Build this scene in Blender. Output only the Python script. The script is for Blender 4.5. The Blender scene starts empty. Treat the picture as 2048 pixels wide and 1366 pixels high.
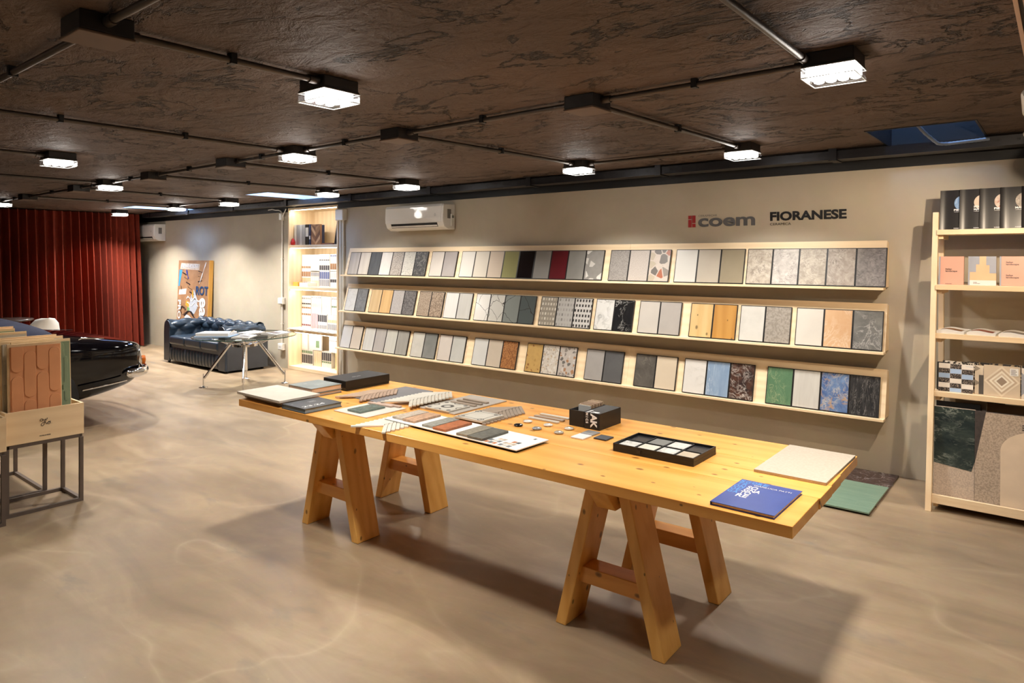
import bpy, bmesh, math, random
from mathutils import Vector, Matrix
random.seed(7)
R = math.radians
SC = bpy.context.scene
COL = SC.collection

# ---------------------------------------------------------------- camera, world, exposure
cam_d = bpy.data.cameras.new('camera')
cam_d.sensor_width = 36.0
cam_d.lens = 1371.0 / 2048 * 36
cam_d.shift_y = -167.0 / 2048
cam_d.clip_end = 200
cam = bpy.data.objects.new('camera', cam_d)
COL.objects.link(cam)
cam.location = (0, 0, 1.62)
cam.rotation_euler = (R(90), 0, R(38.893))
SC.camera = cam

world = bpy.data.worlds.new('sky')
SC.world = world
world.use_nodes = True
bg = world.node_tree.nodes['Background']
bg.inputs[0].default_value = (0.36, 0.58, 1.0, 1)
bg.inputs[1].default_value = 22.0

LAMP_COL = (1.0, 0.945, 0.865)
LAMP_W = 22.0
SPOT_COL = (1.0, 0.80, 0.58)
SC.view_settings.view_transform = 'Standard'
SC.view_settings.look = 'None'
SC.view_settings.gamma = 1.0
SC.view_settings.use_curve_mapping = False
SC.view_settings.exposure = 0.25
CY = SC.cycles
CY.max_bounces = 5; CY.diffuse_bounces = 3; CY.glossy_bounces = 2; CY.transmission_bounces = 4; CY.transparent_max_bounces = 8
CY.caustics_reflective = False; CY.caustics_refractive = False; CY.sample_clamp_indirect = 6.0
CY.use_adaptive_sampling = True; CY.adaptive_threshold = 0.05; CY.adaptive_min_samples = 12

# ---------------------------------------------------------------- helpers
GAIN = 1.0
def lin(c):
    if isinstance(c, str):
        c = tuple(int(c[i:i + 2], 16) for i in (0, 2, 4))
    if max(c) > 1.0:
        c = tuple(v / 255.0 for v in c)
    return tuple(GAIN * (v / 12.92 if v <= 0.04045 else ((v + 0.055) / 1.055) ** 2.4) for v in c[:3])

class MB:
    def __init__(s):
        s.v = []; s.f = []; s.sm = []
    def add(s, vs, fs, M=None, smooth=False):
        b = len(s.v)
        s.v += [tuple(M @ Vector(p)) if M is not None else tuple(p) for p in vs]
        s.f += [tuple(i + b for i in f) for f in fs]
        s.sm += [smooth] * len(fs)
        return s
    def box(s, x0, x1, y0, y1, z0, z1, M=None):
        return s.add([(x0, y0, z0), (x1, y0, z0), (x1, y1, z0), (x0, y1, z0), (x0, y0, z1), (x1, y0, z1), (x1, y1, z1), (x0, y1, z1)],
                     [(0, 3, 2, 1), (4, 5, 6, 7), (0, 1, 5, 4), (1, 2, 6, 5), (2, 3, 7, 6), (3, 0, 4, 7)], M)
    def prism(s, poly, d0, d1, axis='y', M=None):
        """closed polygon in the plane normal to axis, extruded from d0 to d1"""
        n = len(poly)
        def P(a, b, d):
            return {'x': (d, a, b), 'y': (a, d, b), 'z': (a, b, d)}[axis]
        vs = [P(a, b, d0) for a, b in poly] + [P(a, b, d1) for a, b in poly]
        fs = [tuple(range(n))[::-1], tuple(range(n, 2 * n))] + [(i, (i + 1) % n, n + (i + 1) % n, n + i) for i in range(n)]
        return s.add(vs, fs, M)
    def tube(s, pts, r, n=10, caps=True, smooth=True):
        pts = [Vector(p) for p in pts]
        rs = r if isinstance(r, (list, tuple)) else [r] * len(pts)
        vs = []; fs = []
        up = None
        for i, p in enumerate(pts):
            d = (pts[min(i + 1, len(pts) - 1)] - pts[max(i - 1, 0)]).normalized()
            if up is None:
                up = Vector((0, 0, 1)) if abs(d.z) < 0.9 else Vector((1, 0, 0))
            a = d.cross(up).normalized()
            b = a.cross(d).normalized()
            up = b
            for k in range(n):
                t = 2 * math.pi * k / n
                vs.append(p + (a * math.cos(t) + b * math.sin(t)) * rs[i])
        for i in range(len(pts) - 1):
            for k in range(n):
                fs.append((i * n + k, i * n + (k + 1) % n, (i + 1) * n + (k + 1) % n, (i + 1) * n + k))
        s.add(vs, fs, None, smooth)
        if caps:
            s.add(vs[:n], [tuple(range(n))[::-1]])
            s.add(vs[-n:], [tuple(range(n))])
        return s
    def lathe(s, prof, n=24, M=None, smooth=True, caps=True):
        vs = []; fs = []
        for r, z in prof:
            for k in range(n):
                t = 2 * math.pi * k / n
                vs.append((r * math.cos(t), r * math.sin(t), z))
        for i in range(len(prof) - 1):
            for k in range(n):
                fs.append((i * n + k, i * n + (k + 1) % n, (i + 1) * n + (k + 1) % n, (i + 1) * n + k))
        s.add(vs, fs, M, smooth)
        if caps:
            s.add(vs[:n], [tuple(range(n))[::-1]], M)
            s.add(vs[-n:], [tuple(range(n))], M)
        return s
    def grid(s, P, nu, nv, closeu=False, smooth=True):
        """P(u,v) u,v in 0..1"""
        vs = []; fs = []
        for i in range(nu + 1):
            for j in range(nv + 1):
                vs.append(P(i / nu, j / nv))
        for i in range(nu):
            for j in range(nv):
                a = i * (nv + 1) + j
                fs.append((a, a + nv + 1, a + nv + 2, a + 1))
        return s.add(vs, fs, None, smooth)
    def mesh(s, name):
        me = bpy.data.meshes.new(name)
        me.from_pydata(s.v, [], s.f)
        if any(s.sm):
            me.polygons.foreach_set('use_smooth', s.sm)
        me.update()
        return me

def fixnormals(me):
    bm = bmesh.new(); bm.from_mesh(me)
    bmesh.ops.recalc_face_normals(bm, faces=bm.faces)
    bm.to_mesh(me); bm.free()

def ob(name, mb, mat, parent=None, loc=None, rot=None, bevel=0.0, subsurf=0, seg=2):
    me = mb if isinstance(mb, bpy.types.Mesh) else mb.mesh(name)
    if isinstance(mb, MB):
        fixnormals(me)
    o = bpy.data.objects.new(name, me)
    COL.objects.link(o)
    if mat is not None and not me.materials:
        me.materials.append(mat)
    if parent is not None: o.parent = parent
    if loc is not None: o.location = loc
    if rot is not None: o.rotation_euler = rot
    if bevel:
        m = o.modifiers.new('bevel', 'BEVEL'); m.width = bevel; m.segments = seg; m.limit_method = 'ANGLE'; m.angle_limit = R(40)
    if subsurf:
        m = o.modifiers.new('sub', 'SUBSURF'); m.levels = subsurf; m.render_levels = subsurf
    return o

def tag(o, label=None, cat=None, group=None, kind=None):
    if label: o['label'] = label
    if cat: o['category'] = cat
    if group: o['group'] = group
    if kind: o['kind'] = kind
    return o

def thing(name, label, cat, loc=(0, 0, 0), rotz=0.0, group=None):
    o = bpy.data.objects.new(name, None)
    o.empty_display_size = 0.1
    COL.objects.link(o)
    o.location = loc; o.rotation_euler = (0, 0, rotz)
    return tag(o, label, cat, group)

def struct(name, mb, mat, label=None, bevel=0.0):
    o = ob(name, mb, mat, bevel=bevel)
    o['kind'] = 'structure'
    if label: o['label'] = label
    return o

def copy_tree(o, parent=None):
    c = o.copy(); COL.objects.link(c); c.parent = parent
    for ch in o.children:
        copy_tree(ch, c)
    return c

def text_mesh(s, size=0.1, bold=0.0, extrude=0.0006, spacing=1.0, align='LEFT', xscale=1.0, shear=0.0, line=1.0):
    cu = bpy.data.curves.new('text', 'FONT')
    cu.body = s; cu.size = size; cu.offset = bold; cu.extrude = extrude
    cu.space_character = spacing; cu.align_x = align; cu.shear = shear; cu.space_line = line
    cu.resolution_u = 4
    t = bpy.data.objects.new('text', cu)
    COL.objects.link(t)
    bpy.context.view_layer.update()
    dg = bpy.context.evaluated_depsgraph_get()
    me = bpy.data.meshes.new_from_object(t.evaluated_get(dg))
    bpy.data.objects.remove(t); bpy.data.curves.remove(cu)
    if xscale != 1.0:
        for v in me.vertices: v.co.x *= xscale
    me.materials.clear()
    return me

def text_w(me):
    xs = [v.co.x for v in me.vertices]
    return (min(xs), max(xs)) if xs else (0, 0)

def text_fit(s, width, height, bold=0.0, **kw):
    """text mesh scaled so that it measures width x height from (0,0)"""
    me = text_mesh(s, 1.0, bold, extrude=0.0, **kw)
    xs = [v.co.x for v in me.vertices]; ys = [v.co.y for v in me.vertices]
    x0, x1, y0, y1 = min(xs), max(xs), min(ys), max(ys)
    for v in me.vertices:
        v.co.x = (v.co.x - x0) / (x1 - x0) * width
        v.co.y = (v.co.y - y0) / (y1 - y0) * height
    return me

# ---------------------------------------------------------------- materials
MATS = {}
class NB:
    """small node builder"""
    def __init__(s, name):
        s.m = bpy.data.materials.new(name); s.m.use_nodes = True
        s.nt = s.m.node_tree; s.b = s.nt.nodes['Principled BSDF']
        s.tc = None
    def n(s, t, **kw):
        x = s.nt.nodes.new(t)
        for k, v in kw.items(): setattr(x, k, v)
        return x
    def l(s, a, b): s.nt.links.new(a, b)
    def co(s, scale=(1, 1, 1), rnd=0.0, rot=(0, 0, 0)):
        tc = s.n('ShaderNodeTexCoord'); mp = s.n('ShaderNodeMapping')
        mp.inputs['Scale'].default_value = scale
        mp.inputs['Rotation'].default_value = rot
        s.l(tc.outputs['Object'], mp.inputs['Vector'])
        if rnd:
            oi = s.n('ShaderNodeObjectInfo')
            mu = s.n('ShaderNodeMath', operation='MULTIPLY'); mu.inputs[1].default_value = rnd
            s.l(oi.outputs['Random'], mu.inputs[0])
            s.l(mu.outputs[0], mp.inputs['Location'])
        return mp.outputs[0]
    def noise(s, vec, scale=5, detail=4, rough=0.5, dist=0.0):
        x = s.n('ShaderNodeTexNoise')
        x.inputs['Scale'].default_value = scale; x.inputs['Detail'].default_value = detail
        x.inputs['Roughness'].default_value = rough; x.inputs['Distortion'].default_value = dist
        if vec is not None: s.l(vec, x.inputs['Vector'])
        return x
    def voro(s, vec, scale=5, feature='F1', rnd=1.0):
        x = s.n('ShaderNodeTexVoronoi', feature=feature)
        x.inputs['Scale'].default_value = scale
        x.inputs['Randomness'].default_value = rnd
        if vec is not None: s.l(vec, x.inputs['Vector'])
        return x
    def ramp(s, fac, stops, interp='LINEAR'):
        x = s.n('ShaderNodeValToRGB'); cr = x.color_ramp; cr.interpolation = interp
        while len(cr.elements) > 1: cr.elements.remove(cr.elements[-1])
        cr.elements[0].position = stops[0][0]; c = stops[0][1]
        cr.elements[0].color = (*c, 1) if not isinstance(c, (int, float)) else (c, c, c, 1)
        for p, c in stops[1:]:
            e = cr.elements.new(p); e.color = (*c, 1) if not isinstance(c, (int, float)) else (c, c, c, 1)
        s.l(fac, x.inputs[0])
        return x.outputs[0]
    def mix(s, fac, a, b, blend='MIX'):
        x = s.n('ShaderNodeMix', data_type='RGBA', blend_type=blend)
        for sock, v in ((x.inputs[0], fac), (x.inputs[6], a), (x.inputs[7], b)):
            if hasattr(v, 'links'): s.l(v, sock)
            elif isinstance(v, (int, float)): sock.default_value = v
            else: sock.default_value = (*v, 1)
        return x.outputs[2]
    def math(s, op, a, b=None):
        x = s.n('ShaderNodeMath', operation=op)
        for i, v in enumerate((a, b)):
            if v is None: continue
            if hasattr(v, 'links'): s.l(v, x.inputs[i])
            else: x.inputs[i].default_value = v
        return x.outputs[0]
    def col(s, c):
        if hasattr(c, 'links'): s.l(c, s.b.inputs['Base Color'])
        else: s.b.inputs['Base Color'].default_value = (*c, 1)
    def bump(s, h, strength=0.2, dist=0.01):
        x = s.n('ShaderNodeBump'); x.inputs['Strength'].default_value = strength; x.inputs['Distance'].default_value = dist
        s.l(h, x.inputs['Height']); s.l(x.outputs[0], s.b.inputs['Normal'])
    def set(s, **kw):
        for k, v in kw.items(): s.b.inputs[k.replace('_', ' ')].default_value = v
        return s

def mul(c, k): return tuple(min(1, v * k) for v in c)

def plain(name, c, rough=0.5, metal=0.0, var=0.06, scale=8, coat=0.0):
    if name in MATS: return MATS[name]
    c = lin(c)
    b = NB(name)
    n = b.noise(b.co(rnd=20), scale, 3)
    b.col(b.ramp(n.outputs['Fac'], [(0.3, mul(c, 1 - var)), (0.7, mul(c, 1 + var))]))
    b.set(Roughness=rough, Metallic=metal)
    if coat: b.set(Coat_Weight=coat, Coat_Roughness=0.05)
    MATS[name] = b.m
    return b.m

def emis(name, c, strength):
    if name in MATS: return MATS[name]
    b = NB(name); c = lin(c)
    b.col((0.8, 0.8, 0.8)); b.b.inputs['Emission Color'].default_value = (*c, 1); b.b.inputs['Emission Strength'].default_value = strength
    b.m.cycles.emission_sampling = 'NONE'
    n = b.noise(b.co(), 30, 1)
    b.l(b.ramp(n.outputs['Fac'], [(0, 0.3), (1, 0.35)]), b.b.inputs['Roughness'])
    MATS[name] = b.m
    return b.m

def wood(name, c1, c2, rough=0.45, axis='x', knots=False, scale=1.0, rnd=30):
    if name in MATS: return MATS[name]
    c1, c2 = lin(c1), lin(c2)
    b = NB(name)
    sc = {'x': (1.2, 14, 14), 'y': (14, 1.2, 14), 'z': (14, 14, 1.2)}[axis]
    co = b.co(tuple(v * scale for v in sc), rnd=rnd)
    n = b.noise(co, 1.6, 5, 0.6, 0.8)
    w = b.n('ShaderNodeTexWave', wave_type='RINGS', rings_direction={'x': 'X', 'y': 'Y', 'z': 'Z'}[axis])
    w.inputs['Scale'].default_value = 0.35; w.inputs['Distortion'].default_value = 5.0; w.inputs['Detail'].default_value = 3
    b.l(co, w.inputs['Vector'])
    f = b.mix(0.22, n.outputs['Color'], w.outputs['Color'])
    c = b.ramp(f, [(0.25, c2), (0.6, c1), (0.85, mul(c1, 1.08))])
    if knots:
        ks = {'x': (5.2, 8, 8), 'y': (8, 5.2, 8), 'z': (8, 8, 5.2)}[axis]
        sx = b.n('ShaderNodeSeparateXYZ'); b.l(b.co(ks, rnd=rnd), sx.inputs[0])
        cx = b.n('ShaderNodeCombineXYZ')
        i0, i1 = {'x': (0, 1), 'y': (1, 0), 'z': (2, 1)}[axis]
        i2 = 3 - i0 - i1
        b.l(sx.outputs[i0], cx.inputs[0]); b.l(b.math('ADD', sx.outputs[i1], sx.outputs[i2]), cx.inputs[1])
        v = b.n('ShaderNodeTexVoronoi', voronoi_dimensions='2D'); v.inputs['Scale'].default_value = 0.9
        b.l(cx.outputs[0], v.inputs['Vector'])
        sep = b.n('ShaderNodeSeparateColor'); b.l(v.outputs['Color'], sep.inputs[0])
        k = b.ramp(b.math('DIVIDE', v.outputs['Distance'], b.math('ADD', b.math('MULTIPLY', sep.outputs[0], 1.25), 0.02)), [(0.0, 1.0), (0.05, 0.75), (0.085, 0.0)])
        c = b.mix(k, c, mul(c2, 0.28))
    b.col(c)
    b.set(Roughness=rough)
    MATS[name] = b.m
    return b.m

def speckle(name, c1, c2, scale=120, rough=0.6, lo=0.42, hi=0.6, c3=None):
    if name in MATS: return MATS[name]
    c1, c2 = lin(c1), lin(c2)
    b = NB(name)
    co = b.co(rnd=20)
    n = b.noise(co, scale, 2, 0.6)
    c = b.ramp(n.outputs['Fac'], [(lo, c1), (hi, c2)])
    if c3 is not None:
        n2 = b.noise(co, scale * 0.3, 2)
        c = b.mix(b.ramp(n2.outputs['Fac'], [(0.55, 0.0), (0.68, 0.8)]), c, lin(c3))
    b.col(c); b.set(Roughness=rough)
    MATS[name] = b.m
    return b.m

def cloudy(name, c1, c2, scale=5, rough=0.5, detail=6, dist=0.4, stretch=(1, 1, 1)):
    if name in MATS: return MATS[name]
    b = NB(name)
    n = b.noise(b.co(stretch, rnd=20), scale, detail, 0.6, dist)
    b.col(b.ramp(n.outputs['Fac'], [(0.3, lin(c1)), (0.7, lin(c2))])); b.set(Roughness=rough)
    MATS[name] = b.m
    return b.m

def marble(name, base, vein, base2=None, scale=5, width=0.03, rough=0.25, dist=1.2, stretch=(1, 1, 1), amount=1.0, rot=(0, 0, 0), vein2=None):
    if name in MATS: return MATS[name]
    b = NB(name)
    co = b.co(stretch, rnd=20, rot=rot)
    n = b.noise(co, scale, 10, 0.66, dist)
    v = b.math('ABSOLUTE', b.math('SUBTRACT', n.outputs['Fac'], 0.5))
    m = b.ramp(v, [(0.0, amount), (width * 0.25, amount * 0.5), (width, 0.0)])
    nf = b.noise(co, scale * 0.8, 3, 0.5)
    m = b.math('MULTIPLY', m, b.ramp(nf.outputs['Fac'], [(0.38, 0.05), (0.62, 1.0)]))
    n2 = b.noise(co, scale * 1.1, 9, 0.68, 0.6)
    bc = b.ramp(n2.outputs['Fac'], [(0.35, lin(base)), (0.68, lin(base2 or base))])
    c = b.mix(m, bc, lin(vein))
    if vein2 is not None:
        n3 = b.noise(co, scale * 1.3, 6, 0.6, 1.5)
        c = b.mix(b.ramp(n3.outputs['Fac'], [(0.56, 0.0), (0.64, 0.85)]), c, lin(vein2))
    b.col(c); b.set(Roughness=rough)
    MATS[name] = b.m
    return b.m

def terrazzo(name, bgc, chips, scale=40, thr=0.35, rough=0.4, dens=1.0):
    if name in MATS: return MATS[name]
    b = NB(name)
    co = b.co(rnd=20)
    v = b.voro(co, scale)
    ve = b.voro(co, scale, 'DISTANCE_TO_EDGE')
    mask = b.ramp(ve.outputs['Distance'], [(0.30 - thr * .6, 0.0), (0.34 - thr * .6, 1.0)])
    sep = b.n('ShaderNodeSeparateColor'); b.l(v.outputs['Color'], sep.inputs[0])
    k = len(chips)
    cc = b.ramp(sep.outputs[0], [(i / k, lin(c)) for i, c in enumerate(chips)], 'CONSTANT')
    pick = b.ramp(sep.outputs[1], [(0, 1.0), (dens, 0.0)], 'CONSTANT') if dens < 1 else None
    if pick is not None: mask = b.math('MULTIPLY', mask, pick)
    n = b.noise(co, 30, 3)
    base = b.ramp(n.outputs['Fac'], [(0.3, mul(lin(bgc), 0.94)), (0.7, mul(lin(bgc), 1.05))])
    b.col(b.mix(mask, base, cc)); b.set(Roughness=rough)
    MATS[name] = b.m
    return b.m

def crack(name, base, line, scale=4, rough=0.12, wd=0.012):
    if name in MATS: return MATS[name]
    b = NB(name)
    co = b.co(rnd=20)
    n = b.noise(co, 6, 3)
    vm = b.n('ShaderNodeVectorMath', operation='MULTIPLY_ADD')
    b.l(n.outputs['Color'], vm.inputs[0]); vm.inputs[1].default_value = (0.12, 0.12, 0.12); b.l(co, vm.inputs[2])
    v = b.voro(vm.outputs[0], scale, 'DISTANCE_TO_EDGE')
    m = b.ramp(v.outputs['Distance'], [(0.0, 1.0), (wd, 0.9), (wd * 1.8, 0.0)])
    b.col(b.mix(m, lin(base), lin(line))); b.set(Roughness=rough)
    MATS[name] = b.m
    return b.m

def gridmat(name, bgc, cells, rough=0.5):
    """small upright rectangles set in rows"""
    if name in MATS: return MATS[name]
    b = NB(name)
    tc = b.n('ShaderNodeTexCoord')
    mp = b.n('ShaderNodeMapping'); mp.inputs['Scale'].default_value = (29, 29, 20)
    b.l(tc.outputs['Object'], mp.inputs['Vector'])
    sx = b.n('ShaderNodeSeparateXYZ'); b.l(mp.outputs[0], sx.inputs[0])
    row = b.math('FLOOR', sx.outputs[2])
    xs = b.math('ADD', sx.outputs[0], b.math('MULTIPLY', b.math('SINE', b.math('MULTIPLY', row, 7.3)), 0.35))
    fx = b.math('FRACT', xs); fz = b.math('FRACT', sx.outputs[2])
    mx = b.math('MULTIPLY', b.math('GREATER_THAN', fx, 0.24), b.math('LESS_THAN', fx, 0.78))
    mz = b.math('MULTIPLY', b.math('GREATER_THAN', fz, 0.2), b.math('LESS_THAN', fz, 0.72))
    mk = b.math('MULTIPLY', mx, mz)
    cb = b.n('ShaderNodeCombineXYZ'); b.l(b.math('FLOOR', xs), cb.inputs[0]); b.l(row, cb.inputs[1])
    wn = b.n('ShaderNodeTexWhiteNoise'); b.l(cb.outputs[0], wn.inputs['Vector'])
    k = len(cells)
    cc = b.ramp(wn.outputs['Value'], [(i / k, lin(c)) for i, c in enumerate(cells)], 'CONSTANT')
    b.col(b.mix(mk, lin(bgc), cc)); b.set(Roughness=rough)
    MATS[name] = b.m
    return b.m

def clear(name, tint=(1, 1, 1), gloss=0.8, rough=0.02):
    if name in MATS: return MATS[name]
    b = NB(name); nt = b.nt
    out = nt.nodes['Material Output']
    tr = b.n('ShaderNodeBsdfTransparent'); tr.inputs[0].default_value = (*tint, 1)
    gl = b.n('ShaderNodeBsdfGlossy'); gl.inputs['Roughness'].default_value = rough
    fr = b.n('ShaderNodeFresnel'); fr.inputs[0].default_value = 1.45
    mx = b.n('ShaderNodeMixShader')
    b.l(b.math('MULTIPLY', fr.outputs[0], gloss), mx.inputs[0]); b.l(tr.outputs[0], mx.inputs[1]); b.l(gl.outputs[0], mx.inputs[2])
    b.l(mx.outputs[0], out.inputs[0])
    MATS[name] = b.m
    return b.m

WALL = NB('wall_plaster')
_co = WALL.co()
_n = WALL.noise(_co, 0.9, 6, 0.6, 0.3)
_n2 = WALL.noise(_co, 9, 5, 0.6)
_c = WALL.ramp(_n.outputs['Fac'], [(0.3, lin((178, 167, 148))), (0.7, lin((198, 188, 169)))])
WALL.col(WALL.mix(0.10, _c, _n2.outputs['Color'], 'SOFT_LIGHT'))
WALL.bump(_n2.outputs['Fac'], 0.08, 0.01); WALL.set(Roughness=0.72)
M_WALL = WALL.m

FL = NB('polished_concrete')
_co = FL.co()
_n = FL.noise(_co, 0.55, 7, 0.62, 1.2)
_n2 = FL.noise(FL.co((0.7, 2.6, 1.0), rot=(0, 0, -0.35)), 1.5, 6, 0.65, 0.8)
_n3 = FL.noise(_co, 14, 5, 0.7)
_c = FL.ramp(_n.outputs['Fac'], [(0.32, lin((126, 107, 85))), (0.5, lin((148, 126, 100))), (0.68, lin((168, 145, 115)))])
_c2 = FL.ramp(_n2.outputs['Fac'], [(0.34, lin((122, 107, 89))), (0.5, lin((145, 126, 103))), (0.66, lin((168, 148, 121)))])
_c = FL.mix(0.5, _c, _c2)
_sp = FL.voro(_co, 9.0)
_spm = FL.ramp(_sp.outputs['Distance'], [(0.0, 0.6), (0.055, 0.0)])
_c = FL.mix(_spm, _c, lin((182, 163, 136)))
_nl = FL.noise(FL.co((1, 1.6, 1), rot=(0, 0, -0.5)), 0.7, 2, 0.4, 0.5)
_vl = FL.math('ABSOLUTE', FL.math('SUBTRACT', _nl.outputs['Fac'], 0.5))
_nq = FL.noise(_co, 1.1, 2)
_c = FL.mix(FL.math('MULTIPLY', FL.ramp(_vl, [(0.0, 0.2), (0.006, 0.1), (0.02, 0.0)]), FL.ramp(_nq.outputs['Fac'], [(0.4, 0.0), (0.6, 1.0)])), _c, lin((206, 188, 156)))
_ng = FL.noise(FL.co((1, 2.5, 1), rot=(0, 0, -0.4)), 1.9, 5, 0.6, 0.4)
_c = FL.mix(FL.ramp(_ng.outputs['Fac'], [(0.60, 0.0), (0.72, 0.55)]), _c, lin((118, 110, 100)))
FL.col(FL.mix(0.12, _c, _n3.outputs['Color'], 'SOFT_LIGHT'))
FL.l(FL.ramp(_n2.outputs['Fac'], [(0.3, 0.30), (0.7, 0.44)]), FL.b.inputs['Roughness'])
FL.set(Specular_IOR_Level=0.5)
M_FLOOR = FL.m

CE = NB('rough_dark_plaster')
# trowelled plaster: long torn gouges, fine tears and a sandy skin
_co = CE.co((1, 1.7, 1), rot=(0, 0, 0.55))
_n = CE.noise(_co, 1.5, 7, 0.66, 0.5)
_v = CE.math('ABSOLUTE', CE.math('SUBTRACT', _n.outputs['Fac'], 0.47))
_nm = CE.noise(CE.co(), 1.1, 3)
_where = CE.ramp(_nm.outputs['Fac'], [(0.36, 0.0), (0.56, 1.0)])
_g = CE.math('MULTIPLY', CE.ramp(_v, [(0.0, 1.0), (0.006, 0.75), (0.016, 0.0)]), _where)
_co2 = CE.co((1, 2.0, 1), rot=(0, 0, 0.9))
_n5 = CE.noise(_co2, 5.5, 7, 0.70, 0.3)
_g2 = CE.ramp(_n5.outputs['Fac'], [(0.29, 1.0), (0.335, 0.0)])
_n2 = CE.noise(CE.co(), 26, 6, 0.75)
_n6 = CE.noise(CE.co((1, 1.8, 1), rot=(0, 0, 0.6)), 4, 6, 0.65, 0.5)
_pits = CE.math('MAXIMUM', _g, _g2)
_h = CE.math('SUBTRACT', CE.math('ADD', CE.math('MULTIPLY', _n6.outputs['Fac'], 1.1), CE.math('MULTIPLY', _n2.outputs['Fac'], 0.22)), CE.math('MULTIPLY', _pits, 0.9))
CE.bump(_h, 1.0, 0.045)
_n3 = CE.noise(CE.co(), 0.8, 4)
_cc = CE.ramp(_n3.outputs['Fac'], [(0.3, lin((84, 68, 58))), (0.7, lin((106, 87, 75)))])
CE.col(CE.mix(CE.math('MULTIPLY', _pits, 0.5), _cc, lin((34, 26, 22))))  # gouges also darkened in the colour, standing in for shade inside them
CE.set(Roughness=0.66, Specular_IOR_Level=0.4)
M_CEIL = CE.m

M_BLACK = plain('black_paint', (17, 16, 17), 0.55)
M_DARKMETAL = plain('dark_grey_metal', (52, 50, 49), 0.5, 0.3)
M_PIPE = plain('grey_conduit', (84, 76, 70), 0.42, 0.5)
M_CHROME = plain('chrome', (226, 228, 232), 0.07, 1.0, var=0.01)
M_WHITE = plain('white_plastic', (235, 234, 230), 0.32, var=0.01)
M_PAPER = plain('white_paper', (226, 224, 220), 0.6, var=0.015)
M_SHELFWOOD = wood('birch_ply', (243, 220, 184), (231, 203, 163), 0.5, 'x')
M_SHELFWOODZ = wood('birch_ply_upright', (243, 220, 184), (231, 203, 163), 0.5, 'z')
M_SHELFWOODY = wood('birch_ply_across', (243, 220, 184), (231, 203, 163), 0.5, 'y')
M_PINE = wood('varnished_pine', (238, 172, 88), (222, 148, 64), 0.28, 'x', knots=True)
M_PINEZ = wood('varnished_pine_upright', (243, 187, 102), (226, 161, 72), 0.32, 'z', knots=True)
M_PINEY = wood('varnished_pine_across', (240, 181, 94), (222, 155, 68), 0.32, 'y', knots=True)
M_BLK = plain('matt_black_card', (24, 22, 22), 0.5)
M_EDGE = plain('black_sample_edge', (26, 24, 24), 0.45)

# ---------------------------------------------------------------- the room
WY = 5.76          # face of the long wall
ZC = 2.43          # ceiling
X0, X1, Y0 = -14.3, 3.4, -4.6
NX0, NX1 = -8.86, -7.66   # niche for the tall cabinet
struct('floor', MB().box(X0 - .3, X1 + .3, Y0 - .3, WY + .7, -0.12, 0), M_FLOOR, 'polished beige concrete floor')
w = MB()
w.box(X0 - .3, NX0, WY, WY + .3, 0, ZC + .15)
w.box(NX1, X1 + .3, WY, WY + .3, 0, ZC + .15)
w.box(NX0, NX1, WY, WY + .3, 2.352, ZC + .15)
w.box(NX0 - .2, NX1 + .2, WY + .5, WY + .7, 0, ZC + .15)
w.box(NX0 - .2, NX0, WY + .3, WY + .5, 0, ZC + .15)
w.box(NX1, NX1 + .2, WY + .3, WY + .5, 0, ZC + .15)
struct('wall_back', w, M_WALL, 'long greige plaster wall')
struct('wall_left', MB().box(X0 - .3, X0, Y0 - .3, WY, 0, ZC + .15), M_WALL, 'end wall behind the curtain')
struct('wall_right', MB().box(X1, X1 + .3, Y0 - .3, WY, 0, ZC + .15), M_WALL, 'right wall out of view')
struct('wall_front', MB().box(X0, X1, Y0 - .3, Y0, 0, ZC + .15), M_WALL, 'wall behind the camera')

HOLES = [(-1.0, -0.4, 4.82, 5.66), (-8.14, -7.62, 4.66, 5.6), (-11.72, -11.22, 4.6, 5.6)]
c = MB()
xs = sorted({X0 - .3, X1 + .3} | {h[0] for h in HOLES} | {h[1] for h in HOLES})
for a, b in zip(xs[:-1], xs[1:]):
    hole = [h for h in HOLES if abs(h[0] - a) < 1e-6]
    if hole:
        h = hole[0]
        c.box(a, b, Y0 - .3, h[2], ZC, ZC + .15)
        c.box(a, b, h[3], WY + .7, ZC, ZC + .15)
    else:
        c.box(a, b, Y0 - .3, WY + .7, ZC, ZC + .15)
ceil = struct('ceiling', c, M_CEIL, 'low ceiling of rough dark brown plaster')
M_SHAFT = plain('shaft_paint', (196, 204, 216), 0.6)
M_SHAFT_SHADE = plain('shaft_paint_shaded', (34, 38, 46), 0.6)  # dark copy of the shaft paint: dimness of the first shaft as colour
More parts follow.
